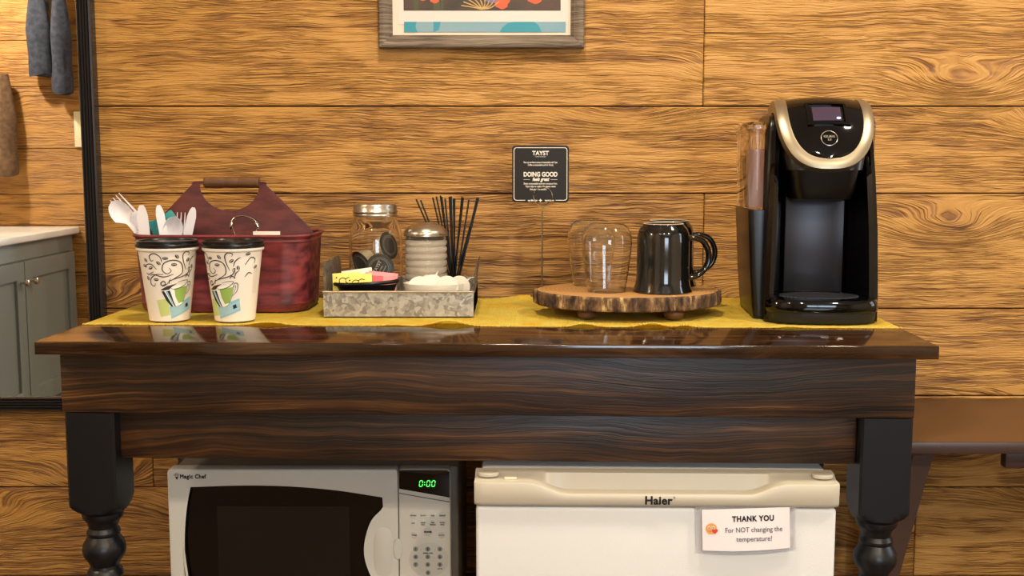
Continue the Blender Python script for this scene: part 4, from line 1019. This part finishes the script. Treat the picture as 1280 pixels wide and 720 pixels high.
bm = bmesh.new(); text(bm, 'up #enjoy', 0.0042, -0.014, -0.0467, yy - .0003, bold=0.0002); text(bm, 'tayst.com', 0.0042, 0.016, -0.0467, yy - .0003, bold=0.0002)
plate(bm, [[(0.0035 * (1 if k % 2 == 0 else 0.45) * math.cos(PI / 2 + k * PI / 4), -0.0467 + 0.0030 * (1 if k % 2 == 0 else 0.45) * math.sin(PI / 2 + k * PI / 4)) for k in range(8)]], 0.0002, 0, at_y(yy - .0003))
obj('bottom_lettering', bm, M_WINK, CD)

# ------------------------------------------------------------------ framed picture
PX, PZ = -0.0556, 1.331
PC = thing('framed_picture', 'weathered grey wood picture frame with a flower print on the plank wall', 'picture', (PX, 2.098, PZ))
FW, FH = 0.1875, 0.31; yb = 0.0
def moulding(bm, a, b2, na, nb, prof_):
    """one mitred side: a,b2 outer corners (x,z), na,nb inward diagonal directions"""
    rs = []
    for (ix, dep) in prof_:
        rs.append([(a[0] + na[0] * ix, dep, a[1] + na[1] * ix), (b2[0] + nb[0] * ix, dep, b2[1] + nb[1] * ix)])
    vr = [[bm.verts.new(p) for p in r] for r in rs]; m_ = len(vr)
    for i in range(m_): bm.faces.new((vr[i][0], vr[i][1], vr[(i + 1) % m_][1], vr[(i + 1) % m_][0]))
    bm.faces.new([v[0] for v in vr]); bm.faces.new([v[1] for v in reversed(vr)])
    return bm
fp = [(0, 0.0), (0, -0.016), (0.002, -0.019), (0.006, -0.020), (0.012, -0.0185), (0.016, -0.015), (0.0185, -0.0145), (0.0245, -0.007), (0.0245, -0.003), (0.020, 0.0)]
c4 = [(-FW, 0), (FW, 0), (FW, FH), (-FW, FH)]; d4 = [(1, 1), (-1, 1), (-1, -1), (1, -1)]
for i in range(4):
    bm = moulding(bmesh.new(), c4[i], c4[(i + 1) % 4], d4[i], d4[(i + 1) % 4], fp)
    obj('frame_side', pl(bm, 0.1 * i + .05), M_GREYWOOD, PC, 30)
obj('mount', B(-FW + 0.02, FW - 0.02, -0.0045, -0.0035, 0.02, FH - 0.02), M_ART['mat'], PC)
pz = lambda y_: (60 - y_) * 0.00149     # rough heights above the frame's lower edge
pr_ = obj('poster', B(-0.152, 0.158, -0.0052, -0.0046, 0.0435, 0.30), M_ART['poster'], PC)
obj('painted_scene', B(-0.1425, 0.1445, -0.0057, -0.0053, 0.0685, 0.285), M_ART['bg'], PC)
bm = B(-0.1420, 0.1540, -0.0057, -0.0053, 0.0300, 0.0485); obj('blue_strip', bm, M_ART['sky'], PC)
bm = bmesh.new(); plate(bm, [[(-0.1420, 0.030), (-0.118, 0.030), (-0.121, 0.040), (-0.119, 0.0485), (-0.142, 0.0485)]], 0.0003, 0, at_y(-0.0060))
plate(bm, [[(-0.088, 0.030), (-0.078, 0.035), (-0.075, 0.0485), (-0.088, 0.0485)]], 0.0003, 0, at_y(-0.0060))
plate(bm, [[(0.033, 0.030), (0.038, 0.038), (0.048, 0.046), (0.060, 0.0485), (0.096, 0.0485), (0.104, 0.042), (0.110, 0.030)]], 0.0003, 0, at_y(-0.0060)); obj('teal_shapes', bm, M_ART['teal'], PC)
bm = bmesh.new()
for cx, cz, r_ in ((0.0365, 0.083, 0.014), (-0.086, 0.090, 0.010), (0.097, 0.094, 0.016), (-0.108, 0.096, 0.012), (-0.02, 0.125, 0.016), (0.05, 0.15, 0.018), (-0.09, 0.16, 0.02), (0.1, 0.19, 0.02), (-0.03, 0.21, 0.02)):
    lp = [(cx + r_ * (1 + 0.18 * math.sin(5 * a)) * math.cos(a), cz + r_ * 0.8 * (1 + 0.1 * math.sin(4 * a + 1)) * math.sin(a)) for a in [2 * PI * k / 30 for k in range(30)]]
    plate(bm, [lp], 0.0004, 0, at_y(-0.0060))
obj('painted_poppies', bm, M_ORANGE, PC)
bm = bmesh.new(); plate(bm, [circ(0.018, 0.092, 0.013, 20, 0.010)], 0.0003, 0, at_y(-0.0062)); plate(bm, [circ(-0.05, 0.18, 0.016, 20, 0.012)], 0.0003, 0, at_y(-0.0062)); obj('painted_violet', bm, M_ART['vio'], PC)
bm = bmesh.new()
for k in range(9):
    a = R(20 + 17 * k); tube(bm, spline([(0.0, -0.0060, 0.070), (0.018 * math.cos(a), -0.0060, 0.070 + 0.010 * math.sin(a)), (0.038 * math.cos(a + .2), -0.0060, 0.072 + 0.024 * math.sin(a + .2))], 4), 0.0011, 4)
obj('painted_stems', bm, M_ART['tan'], PC)
bm = bmesh.new()
for x, w_ in ((-0.1235, 0.008), (-0.074, 0.004), (-0.088, 0.012)): box(bm, x, x + w_, -0.0060, -0.0058, 0.069, 0.12)
obj('painted_bottles', bm, M_ART['grn'], PC)

# ------------------------------------------------------------------ mirror and what it shows (real things across the room)
MI = thing('wall_mirror', 'large wall mirror in a reeded black frame, reflecting a grey vanity and towels', 'mirror', (-1.180, 2.088, 0.6565))
XO = 0.4150; MW = 0.4150; MH = 1.05
rp = [(0.0, 0.010), (0.0, -0.010)]
for k in range(5):
    c = 0.003 + k * 0.0053
    rp += [(c - 0.0024, -0.0125), (c, -0.0158), (c + 0.0024, -0.0125)] if k % 2 == 0 else [(c - 0.0022, -0.0110), (c, -0.0175), (c + 0.0022, -0.0110)]
rp += [(0.0270, -0.010), (0.0270, 0.0), (0.0270, 0.010)]
c4 = [(-MW, 0), (MW, 0), (MW, MH), (-MW, MH)]
for i in range(4):
    obj('frame_side', moulding(bmesh.new(), c4[i], c4[(i + 1) % 4], d4[i], d4[(i + 1) % 4], rp), M_MFRAME, MI, 20)
gl = B(-MW + 0.026, MW - 0.026, -0.006, 0.004, 0.026, MH - 0.026, 0.002)
obj('mirror_glass', gl, M_MIRROR, MI)
# vanity stands along the left wall with its end against the short plank wall
VX = -1.530; VY0 = 0.272; VY1 = 1.03
VA = thing('vanity_cabinet', 'grey-green bathroom vanity cabinet with shaker doors, seen in the mirror', 'cabinet', (VX, VY0, 0))
obj('carcass', B(-0.42, 0.0, 0, VY1 - VY0, 0.33, 0.8725, 0.002), M_VAN, VA, 30)
for x, y in ((-0.40, 0.02), (-0.04, 0.02), (-0.40, VY1 - VY0 - 0.06), (-0.04, VY1 - VY0 - 0.06)):
    obj('foot', B(x, x + 0.04, y, y + 0.04, 0, 0.33, 0.003), M_VAN, VA, 30)
def door(y0, y1, kn):
    z0, z1 = 0.352, 0.815
    F2 = Matrix(((0, 0, 1, 0), (1, 0, 0, 0), (0, 1, 0, 0), (0, 0, 0, 1)))
    bm = plate(bmesh.new(), [rrect(y0, y1, z0, z1, 0.001, 1), list(reversed(rrect(y0 + .055, y1 - .055, z0 + .06, z1 - .055, 0.001, 1)))], 0.018, 0.0015, Matrix.Translation((0.010, 0, 0)) @ F2)
    dr = obj('door', bm, M_VAN, VA, 30)
    obj('door_panel', B(0.001, 0.010, y0 + .05, y1 - .05, z0 + .05, z1 - .05), M_VAN, dr)
    bm = Lt([(0.004, 0.0), (0.0045, 0.012), (0.010, 0.016), (0.0125, 0.021), (0.011, 0.026), (0.003, 0.028)], seg=24)
    for v in bm.verts: v.co = Vector((0.019 + v.co.z, kn + v.co.x, 0.752 + v.co.y))
    obj('knob', bm, M_CHROME, dr, 40)
door(0.035, 0.432, 0.402); door(0.438, 0.745, 0.468)
obj('face_groove', B(0.0, 0.0008, 0.03, 0.72, 0.8155, 0.8175), M_VGAP, VA)
ct = obj('vanity_countertop', B(-0.435, 0.020, -0.018, VY1 - VY0 + 0.01, 0.8730, 0.8975, 0.006, 3), M_STONE, VA, 40)
# towels hang on the short plank wall (facing +Y)
def towel(name, label, cx, ztop, lobes, m, y0=0.262):
    t = thing(name, label, 'towel', (cx, y0, ztop))
    for nm, (x0, x1, zb, dep, ph) in lobes:
        bm = bmesh.new(); rs = []
        for i in range(25):
            f = i / 24; z = -f * (ztop - zb); row = []
            for j in range(28):
                a = 2 * PI * j / 28
                wv = 1 + 0.10 * math.sin(3 * a + ph + f * 2) + 0.05 * math.sin(7 * f + a * 2)
                sh = 0.55 + 0.45 * min(1, f * 2.2)
                if f > 0.80: wv *= 1.05
                if f > 0.97: wv *= 0.96
                xx = (x0 + x1) / 2 + (x1 - x0) / 2 * wv * sh * math.cos(a); yy_ = 0.002 + dep / 2 + dep / 2 * wv * sh * math.sin(a)
                row.append((xx, max(yy_, -0.006), z + 0.006 * math.sin(a * 2 + ph) * f))
            rs.append(row)
        loft(bm, rs); obj(nm, bm, m, t, 60)
    bm = T([(-0.03, -0.010, -0.03), (-0.03, 0.030, -0.04), (-0.03, 0.040, -0.015)], 0.004, 8)
    h = thing(name.replace('towel', 'hook') if False else 'wall_hook', 'small dark metal hook carrying the ' + ('blue-grey' if 'blue' in label else 'brown') + ' towel on the plank wall', 'hook', (cx, y0, ztop))
    obj('hook_bar', bm, M_STEEL, h, 40); obj('hook_plate', B(-0.042, -0.018, -0.0115, -0.008, -0.06, -0.01, 0.001), M_STEEL, h)
    return t
towel('hanging_towel', 'blue-grey terry hand towel on a hook, upper one seen in the mirror', -1.560, 1.70, [('towel_fold', (-0.085, -0.006, 1.414, 0.060, 0.3)), ('towel_drape', (-0.004, 0.062, 1.354, 0.066, 1.7))], M_TOWELB)
towel('hanging_towel', 'brown terry towel hanging lower at the left edge of the mirror', -1.757, 1.418, [('towel_fold', (-0.07, 0.020, 1.090, 0.070, 0.9)), ('towel_drape', (-0.020, 0.060, 1.075, 0.070, 2.1))], M_TOWELR)
sw = thing('light_switch', 'cream light switch plate on the plank wall, seen at the mirror edge', 'switch', (-1.478, 0.2515, 1.2334))
obj('switch_plate', B(-0.035, 0.035, 0, 0.006, -0.061, 0.061, 0.002), M_CREAM, sw, 30)
obj('rocker', B(-0.016, 0.016, 0.005, 0.009, -0.033, 0.033, 0.001), M_CREAM, sw, 30)
# vanity wall lamp: the source of the warm light on that corner
VL = thing('wall_lamp', 'frosted vanity lamp bar on the wall above the vanity', 'lamp', (-1.97, 0.74, 1.98))
obj('lamp_plate', B(0.0, 0.02, -0.28, 0.28, -0.04, 0.04, 0.004), M_STEEL, VL, 30)
M_BULB = mat('frosted_lamp', (255, 240, 210), 0.5, emit=(255, 214, 150), es=6)
bm = bmesh.new()
for k in (-0.19, 0, 0.19):
    bm = bmesh.new(); bmesh.ops.create_uvsphere(bm, u_segments=20, v_segments=12, radius=0.045, matrix=Matrix.Translation((0.07, k, 0))); obj('globe', bm, M_BULB, VL, 60)
for k, (cx_, cy_, p_) in enumerate(CAN_LAMPS):
    t = thing('ceiling_downlight', 'round recessed ceiling downlight', 'lamp', (cx_, cy_, 2.399), 0, 'recessed ceiling downlights')
    obj('trim_ring', Lt([(0.070, 0.0), (0.092, -0.001), (0.092, -0.006), (0.070, -0.010)], closed=True, seg=40), M_WHITE, t, 40)

# ------------------------------------------------------------------ brown side table at right
BZ = 0.679
BT = thing('folding_table', 'low brown laminate table standing right of the console against the wall', 'table', (1.15, 1.753, 0))
obj('tabletop', B(-0.55, 0.75, 0.002, 0.335, BZ - 0.016, BZ, 0.002), M_BENCH, BT, 30)
obj('edge_trim', B(-0.552, 0.752, -0.003, 0.0018, BZ - 0.0185, BZ + 0.0008, 0.002), M_BEDGE, BT, 30)
def slant(xa, za, xb, zb, y0, y1, w_):
    return loft(bmesh.new(), [[(xa - w_ / 2, y0, za), (xa + w_ / 2, y0, za), (xa + w_ / 2, y1, za), (xa - w_ / 2, y1, za)], [(xb - w_ / 2, y0, zb), (xb + w_ / 2, y0, zb), (xb + w_ / 2, y1, zb), (xb - w_ / 2, y1, zb)]])
for xa, xb, y0, y1 in ((-0.470, -0.625, 0.045, 0.070), (0.67, 0.82, 0.045, 0.070), (-0.475, -0.475, 0.27, 0.295), (0.675, 0.675, 0.27, 0.295)):
    if 1:
        obj('leg', slant(xa, BZ - 0.017, xb, 0.0, y0, y1, 0.033), M_BEDGE, BT)
obj('crossbar', B(-0.52, -0.475, 0.044, 0.30, BZ - 0.034, BZ - 0.0165, 0.001), M_BEDGE, BT, 30)
obj('latch_bracket', B(-0.345, 0.05, 0.030, 0.052, BZ - 0.052, BZ - 0.0165, 0.004), M_BEDGE, BT, 30)

# ------------------------------------------------------------------ microwave
mx, my, mz = -0.326, 1.720, 0.360
MWH = 0.283
# low stand hidden in the shadow, carries the oven
ST = thing('appliance_stand', 'dark low wooden stand under the microwave', 'stand', (-0.31, 1.90, 0))
obj('stand_top', pl(B(-0.255, 0.245, -0.17, 0.16, 0.325, 0.347, 0.002), 0.3), M_TABLE, ST, 30)
for x in (-0.245, 0.21):
    for y in (-0.16, 0.125): obj('leg', pl(B(x, x + 0.025, y, y + 0.025, 0, 0.325, 0.002), 0.5), M_TABLE, ST, 30)
MW_ = thing('microwave_oven', 'white microwave oven with dark window and keypad, under the console table', 'microwave', (-0.544, my, 0.347))
WW = 0.4465       # front width
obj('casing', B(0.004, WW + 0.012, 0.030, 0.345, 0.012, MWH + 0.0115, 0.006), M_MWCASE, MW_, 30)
for x in (0.03, WW - 0.04):
    for y in (0.05, 0.31): obj('rubber_foot', Lt([(0.012, 0.0), (0.013, 0.003), (0.012, 0.0125)], x + 0.01, y, seg=20), M_BLKMAT, MW_, 40)
Z0 = 0.347
def mq(px, py):     # study pixel -> local x, z on the oven front
    t = math.atan(160 / 1400); cx = (px - 640) / 1400; cy = -(py - 360) / 1400
    yy = math.cos(t) + cy * math.sin(t); z = -math.sin(t) + cy * math.cos(t); s = my / yy
    return (cx * s + 0.544, 1.128 + z * s - Z0)
zt_ = MWH + 0.0135
dx1 = mq(498, 640)[0]
wl = spline([mq(*p) + (0,) for p in ((236, 607), (300, 605), (360, 606), (420, 611), (479, 620))], 5)
wr = [mq(480, 622) + (0,), mq(481, 634) + (0,)] + spline([mq(*p) + (0,) for p in ((478, 639), (466, 652), (459, 672), (457, 690), (460, 706), (467, 722), (478, 734))], 5)
zc_ = MWH / 2 + 0.012
bot_l = [(p[0], 2 * zc_ - p[1]) for p in wl]
loop = [(p[0], p[1]) for p in wl] + [(p[0], p[1]) for p in wr] + [(p[0] , p[1]) for p in reversed(bot_l)]
ll = spline([mq(*p) + (0,) for p in ((236, 607), (231, 635), (228.5, 670), (229, 705))], 4)
left = [(p[0], p[1]) for p in ll]; left_low = [(p[0], 2 * zc_ - p[1]) for p in reversed(left)]
loop = loop + [p for p in left_low] + list(reversed(left))
cl = []
for p in loop:
    if not cl or math.hypot(cl[-1][0] - p[0], cl[-1][1] - p[1]) > 0.0006: cl.append(p)
if math.hypot(cl[0][0] - cl[-1][0], cl[0][1] - cl[-1][1]) < 0.0006: cl.pop()
bm = plate(bmesh.new(), [rrect(0.0, dx1 - 0.0006, 0.012, zt_, 0.006, 4), cl], 0.028, 0.0028, at_y(0.015))
dr = obj('door', bm, M_MWBODY, MW_, 35)
obj('window', B(0.012, dx1 - 0.008, 0.010, 0.0135, 0.03, zt_ - 0.008), M_MWWIN, dr)
obj('inner_screen', B(0.075, 0.285, 0.0088, 0.0098, 0.06, zt_ - 0.062, 0), M_MWMESH, dr)
# moulded grip bulge
bm = bmesh.new(); cxg, czg = mq(479, 690); 
grid = []
for i in range(13):
    row = []
    for j in range(13):
        u = -1 + 2 * i / 12; v = -1 + 2 * j / 12
        k = max(0, 1 - u * u) * max(0, 1 - v * v)
        row.append(bm.verts.new((cxg + u * 0.019, 0.0035 - 0.0065 * k ** 0.8, czg + v * 0.048)))
    grid.append(row)
for i in range(12):
    for j in range(12): bm.faces.new((grid[i][j], grid[i + 1][j], grid[i + 1][j + 1], grid[i][j + 1]))
obj('grip', bm, M_MWBODY, dr, 60)
bm = bmesh.new(); c_ = mq(499, 686)
plate(bm, [circ(c_[0] - 0.002, c_[1], 0.0075, 28, 0.0175)], 0.003, 0.0012, at_y(0.0)); obj('latch_button', bm, M_MWBODY, dr, 40)
bm = bmesh.new(); lx, lz = mq(240, 596); text(bm, 'Magic Chef', 0.0092, lx + .001, lz, 0.0007, bold=0.0005, sx=0.88, sp=1.12)
hx, hz = mq(220.5, 596)
plate(bm, [[(hx - .0022, hz + .001), (hx - .0005, hz - .0045), (hx + .0012, hz - .0045), (hx + .0026, hz + .001), (hx + 0.001, hz + 0.0), (hx - 0.001, hz + 0.0)]], 0.0003, 0, at_y(0.0007))
for a_, b2 in ((-0.0025, 0.0028), (0.0, 0.0042), (0.0025, 0.003)): tube(bm, [(hx + a_ + .0015 * math.cos(2 * PI * k / 12), 0.0007, hz + b2 + .0013 * math.sin(2 * PI * k / 12)) for k in range(12)], 0.0003, 4, closed=True)
obj('brand_lettering', bm, M_INK, dr)
# control panel
px0 = dx1 + 0.0006; px1 = WW
cp = obj('control_panel', plate(bmesh.new(), [rrect(px0, px1, 0.012, zt_, 0.005, 4)], 0.028, 0.0022, at_y(0.015)), M_MWBODY, MW_, 35)
a0 = mq(500, 586); a1 = mq(562, 588); a2 = mq(563, 622); a3 = mq(500, 611)
obj('display', plate(bmesh.new(), [[(px0 + 0.001, a3[1]), (px1 - 0.001, a2[1]), (px1 - 0.001, zt_ - 0.004), (px1 - 0.005, zt_ - 0.001), (px0 + 0.001, zt_ - 0.001)]], 0.0016, 0.0003, at_y(0.0006)), M_MWWIN, cp, 35)
obj('trim_line', loft(bmesh.new(), [[(px0 + .001, y_, a3[1] - 0.008 + d_) for y_, d_ in ((0.0012, 0), (0.0, 0), (0.0, 0.0012), (0.0012, .0012))], [(px1 - .001, y_, a2[1] - 0.008 + d_) for y_, d_ in ((0.0012, 0), (0.0, 0), (0.0, 0.0012), (0.0012, .0012))]]), M_MWCASE, cp)
bm = bmesh.new()
SEG = {'0': 'abcdef'}
def digit(bm, x, z, w_=0.0048, h_=0.0095, t=0.0011, sl=0.12):
    def sg(x0, z0, x1, z1):
        dxx = z0 * sl, z1 * sl
        tube(bm, [(x + x0 + z0 * sl, -0.0006, z + z0), (x + x1 + z1 * sl, -0.0006, z + z1)], t / 2, 6)
    g_ = 0.0007; h2 = h_ / 2
    for s_ in ((g_, 0, w_ - g_, 0), (g_, h_, w_ - g_, h_), (0, g_, 0, h2 - g_), (0, h2 + g_, 0, h_ - g_), (w_, g_, w_, h2 - g_), (w_, h2 + g_, w_, h_ - g_)): sg(*s_)
d0 = mq(524, 608)
digit(bm, d0[0], d0[1]); digit(bm, d0[0] + 0.0115, d0[1]); digit(bm, d0[0] + 0.0195, d0[1])
for k in (0.003, 0.0068): bmesh.ops.create_uvsphere(bm, u_segments=8, v_segments=6, radius=0.0008, matrix=Matrix.Translation((d0[0] + 0.0085, -0.0006, d0[1] + k)))
obj('clock_digits', bm, M_LED, cp)
ink = bmesh.new()
def btn(px, py, r_, m, rz=None, name='button'):
    c_ = mq(px, py); return obj(name, plate(bmesh.new(), [circ(c_[0], c_[1], r_, 24, rz)], 0.0012, 0.0004, at_y(0.0006)), m, cp, 40)
def lab(px, py, s, size, sx=0.8, bold=0.00012):
    c_ = mq(px, py); text(ink, s, size, c_[0], c_[1], -0.0003, bold=bold, sx=sx)
for px_, s_ in ((516.5, 'POPCORN'), (529, 'POTATO'), (541, 'PIZZA'), (553, 'BEVERAGE')):
    btn(px_, 644.5, 0.0052, M_MWBODY); lab(px_, 644.5, s_, 0.0029, 0.72)
for px_, s_, s2 in ((516.5, 'SOUP', ''), (529, 'DINNER', 'PLATE'), (541, 'FRESH', 'VEGETABLE'), (553, 'FROZEN', 'ENTREE')):
    btn(px_, 654, 0.0052, M_MWBODY); lab(px_, 653.3 if s2 else 654, s_, 0.0029, 0.72)
    if s2: lab(px_, 655.8, s2, 0.0029, 0.62)
btn(535, 665, 0.0068, M_BTN); lab(535, 665, 'POWER', 0.0040, 0.85, 0.0003)
btn(518, 669, 0.0055, M_BTN); lab(518, 669, 'TIMER', 0.0032, 0.85)
btn(552, 669, 0.0055, M_BTN); lab(552, 669, 'CLOCK', 0.0032, 0.85)
c_ = mq(535.5, 700); obj('keypad_field', plate(bmesh.new(), [[q for q in circ(c_[0] + 0.0005, c_[1], 0.0315, 48, 0.0285)]], 0.0006, 0.0001, at_y(0.0009)), M_BTN, cp, 40)
for r_ in range(3):
    for k in range(3):
        px_ = 519.5 + 15.2 * k; py_ = 686.5 + 9.7 * r_
        btn(px_, py_, 0.0039, M_BTND); lab(px_, py_, str(1 + k + 3 * r_), 0.0052, 1.0, 0.0002)
btn(535, 716, 0.0039, M_BTND); lab(535, 716, '0', 0.0052, 1.0, 0.0002)
lab(535, 691.5, 'EXPRESS COOK', 0.0028, 0.8)
btn(519.5, 728, 0.0055, M_BTN); btn(552, 728, 0.0055, M_BTN); lab(519.5, 728, 'START', 0.0032, 0.85); lab(552, 728, 'STOP', 0.0032, 0.85); lab(550, 711, 'ADD MIN', 0.0024, 0.8)
for px_ in (526.5, 543.5):
    for py_ in (686.5, 696.2): lab(px_, py_, '.', 0.005, 1)
obj('panel_lettering', ink, M_INK, cp)

# ------------------------------------------------------------------ mini fridge
FX0, FX1, FY = -0.0515, 0.4530, 1.512
fang = R(-1.3)
FR = thing('mini_fridge', 'white compact refrigerator with a cream handle strip under the console table', 'refrigerator', (FX0, FY + 0.008, 0), fang)
FWd = FX1 - FX0
obj('cabinet_body', B(0.006, FWd - 0.006, 0.050, 0.50, 0.02, 0.6895, 0.006), M_FRIDGE, FR, 30)
for x in (0.04, FWd - 0.04):
    for y in (0.08, 0.46): obj('levelling_foot', Lt([(0.014, 0.0), (0.015, 0.004), (0.008, 0.006), (0.008, 0.021)], x, y, seg=20), M_BLKMAT, FR, 40)
dr = obj('door', B(0.001, FWd - 0.002, 0.0, 0.046, 0.03, 0.6475, 0.006, 3), M_FRIDGE, FR, 30)
# handle strip: moulded cap with a scooped grip
bm = bmesh.new(); nX = 90; rows = []
def lip(x):           # z of the front lip
    a, b2 = 0.073, 0.130; c_, d_ = FWd - 0.125, FWd - 0.070
    top_ = 0.6835; low = 0.6675
    def sm(t): t = max(0, min(1, t)); return t * t * (3 - 2 * t)
    if x < b2: return top_ + (low - top_) * sm((x - a) / (b2 - a))
    if x > c_: return low + (top_ - low) * sm((x - c_) / (d_ - c_))
    return low
for i in range(nX + 1):
    x = -0.001 + (FWd + 0.001) * i / nX
    z = lip(x); sc_ = (0.6835 - z)
    e = 0.004 if i in (0, nX) else (0.001 if i in (1, nX - 1) else 0)
    rows.append([(x, 0.046, 0.649), (x, 0.0 + e, 0.649), (x, -0.004 + e, 0.651), (x, -0.006 + e, 0.655), (x, -0.0065 + e, z - 0.003), (x, -0.0055 + e, z - 0.0008), (x, -0.003 + e, z), (x, 0.0005, z - 0.0010 - sc_ * 0.35), (x, 0.004 + sc_ * 0.3, z - sc_ * 0.55), (x, 0.018 + sc_ * 0.4, z - sc_ * 0.1), (x, 0.028, 0.6885), (x, 0.034, 0.6895), (x, 0.046, 0.6895)])
loft(bm, rows)
hs_ = obj('handle_strip', bm, M_FRTRIM, dr, 45)
for x in (0.018, FWd - 0.018):
    obj('hinge_cap', plate(bmesh.new(), [circ(x, 0.020, 0.015, 28, 0.010)], 0.006, 0.002, Matrix.Translation((0, 0, 0.6895 - 0.001))), M_FRTRIM, dr, 40)
obj('cover_tab', plate(bmesh.new(), [rrect(0.040, 0.058, 0.008, 0.014, 0.0025)], 0.003, 0.001, Matrix.Translation((0, 0, 0.6850))), M_CREAM, dr, 40)
bm = bmesh.new(); text(bm, 'Haier', 0.0160, 0.2545, 0.6590, -0.0068, bold=0.0008, sx=1.0, sp=1.06); text(bm, '®', 0.004, 0.2765, 0.6635, -0.0068)
obj('brand_lettering', bm, M_INK, hs_)
bm = plate(bmesh.new(), [rrect(FWd - 0.009, FWd - 0.003, 0.595, 0.635, 0.002)], 0.02, 0.002, at_y(0.01)) if False else None

# note taped on the fridge
NT = thing('paper_note', 'white laminated thank-you note taped on the fridge door', 'note', (0.3245, FY - 0.0050, 0.6215), fang)
NT.rotation_euler = (0, R(-2.2), fang)
def bent(bm, x0, x1, z0, z1, y0, th):
    rows = []; n_ = 24
    for i in range(n_ + 1):
        x = x0 + (x1 - x0) * i / n_; u = (x / 0.07)
        def yy_(z): return y0 - 0.0035 * max(0, 1 - u * u) * max(0, (0.03 - z) / 0.065)
        def zz_(z): return z - (0.0025 * max(0, 1 - u * u) if z < 0 else 0)
        rows.append([(x, yy_(z0), zz_(z0)), (x, yy_(z0 / 2), z0 / 2), (x, yy_(0), 0), (x, yy_(z1), z1), (x, yy_(z1) + th, z1), (x, yy_(0) + th, 0), (x, yy_(z0 / 2) + th, z0 / 2), (x, yy_(z0) + th, zz_(z0))])
    return loft(bm, rows)
obj('sleeve', bent(bmesh.new(), -0.0690, 0.0690, -0.0330, 0.0330, 0.0, 0.0004), M_SLEEVE, NT, 60)
ppr = obj('paper', bent(bmesh.new(), -0.0605, 0.0605, -0.0300, 0.0270, -0.0010, 0.0004), M_NOTE, NT, 60)
def nb(bm):
    for v in bm.verts:
        u = v.co.x / 0.07; v.co.y -= 0.0035 * max(0, 1 - u * u) * max(0, (0.03 - v.co.z) / 0.065)
    return bm
yn = -0.0014
bm = bmesh.new(); text(bm, 'THANK YOU', 0.0106, 0.010, 0.0125, yn, bold=0.0006, sx=0.86, sp=1.12); obj('bold_lettering', nb(bm), M_INK, ppr)
bm = bmesh.new(); text(bm, 'For NOT changing the', 0.0098, 0.0105, -0.0030, yn, bold=0.0001, sx=0.88); text(bm, 'temperature!', 0.0098, 0.011, -0.0160, yn, bold=0.0001, sx=0.95); obj('small_lettering', nb(bm), M_GINK, ppr)
bm = plate(bmesh.new(), [circ(-0.0480, 0.0, 0.0078, 32)], 0.0002, 0, at_y(yn)); em = obj('smiley', nb(bm), mat('smiley_orange', (232, 158, 82), 0.5), ppr)
bm = bmesh.new()
for x in (-0.0510, -0.0455): plate(bm, [circ(x, 0.0016, 0.0021, 16)], 0.0002, 0, at_y(yn - .0002))
obj('smiley_eyes', nb(bm), M_WPACK, em)
bm = bmesh.new()
for x in (-0.0510, -0.0455): plate(bm, [circ(x, 0.0014, 0.0009, 12)], 0.0002, 0, at_y(yn - .0004))
plate(bm, [[(-0.0515, -0.0035), (-0.0485, -0.0040), (-0.0485, -0.0034), (-0.0515, -0.0029)]], 0.0002, 0, at_y(yn - .0002)); obj('smiley_features', nb(bm), M_GINK, em)
hrt = [(-0.0432 + 0.00026 * 16 * math.sin(t) ** 3, -0.0035 + 0.00026 * (13 * math.cos(t) - 5 * math.cos(2 * t) - 2 * math.cos(3 * t) - math.cos(4 * t))) for t in [2 * PI * k / 30 for k in range(30)]]
obj('heart', nb(plate(bmesh.new(), [hrt], 0.0002, 0, at_y(yn - .0003))), mat('heart_red', (206, 66, 52), 0.5), em)
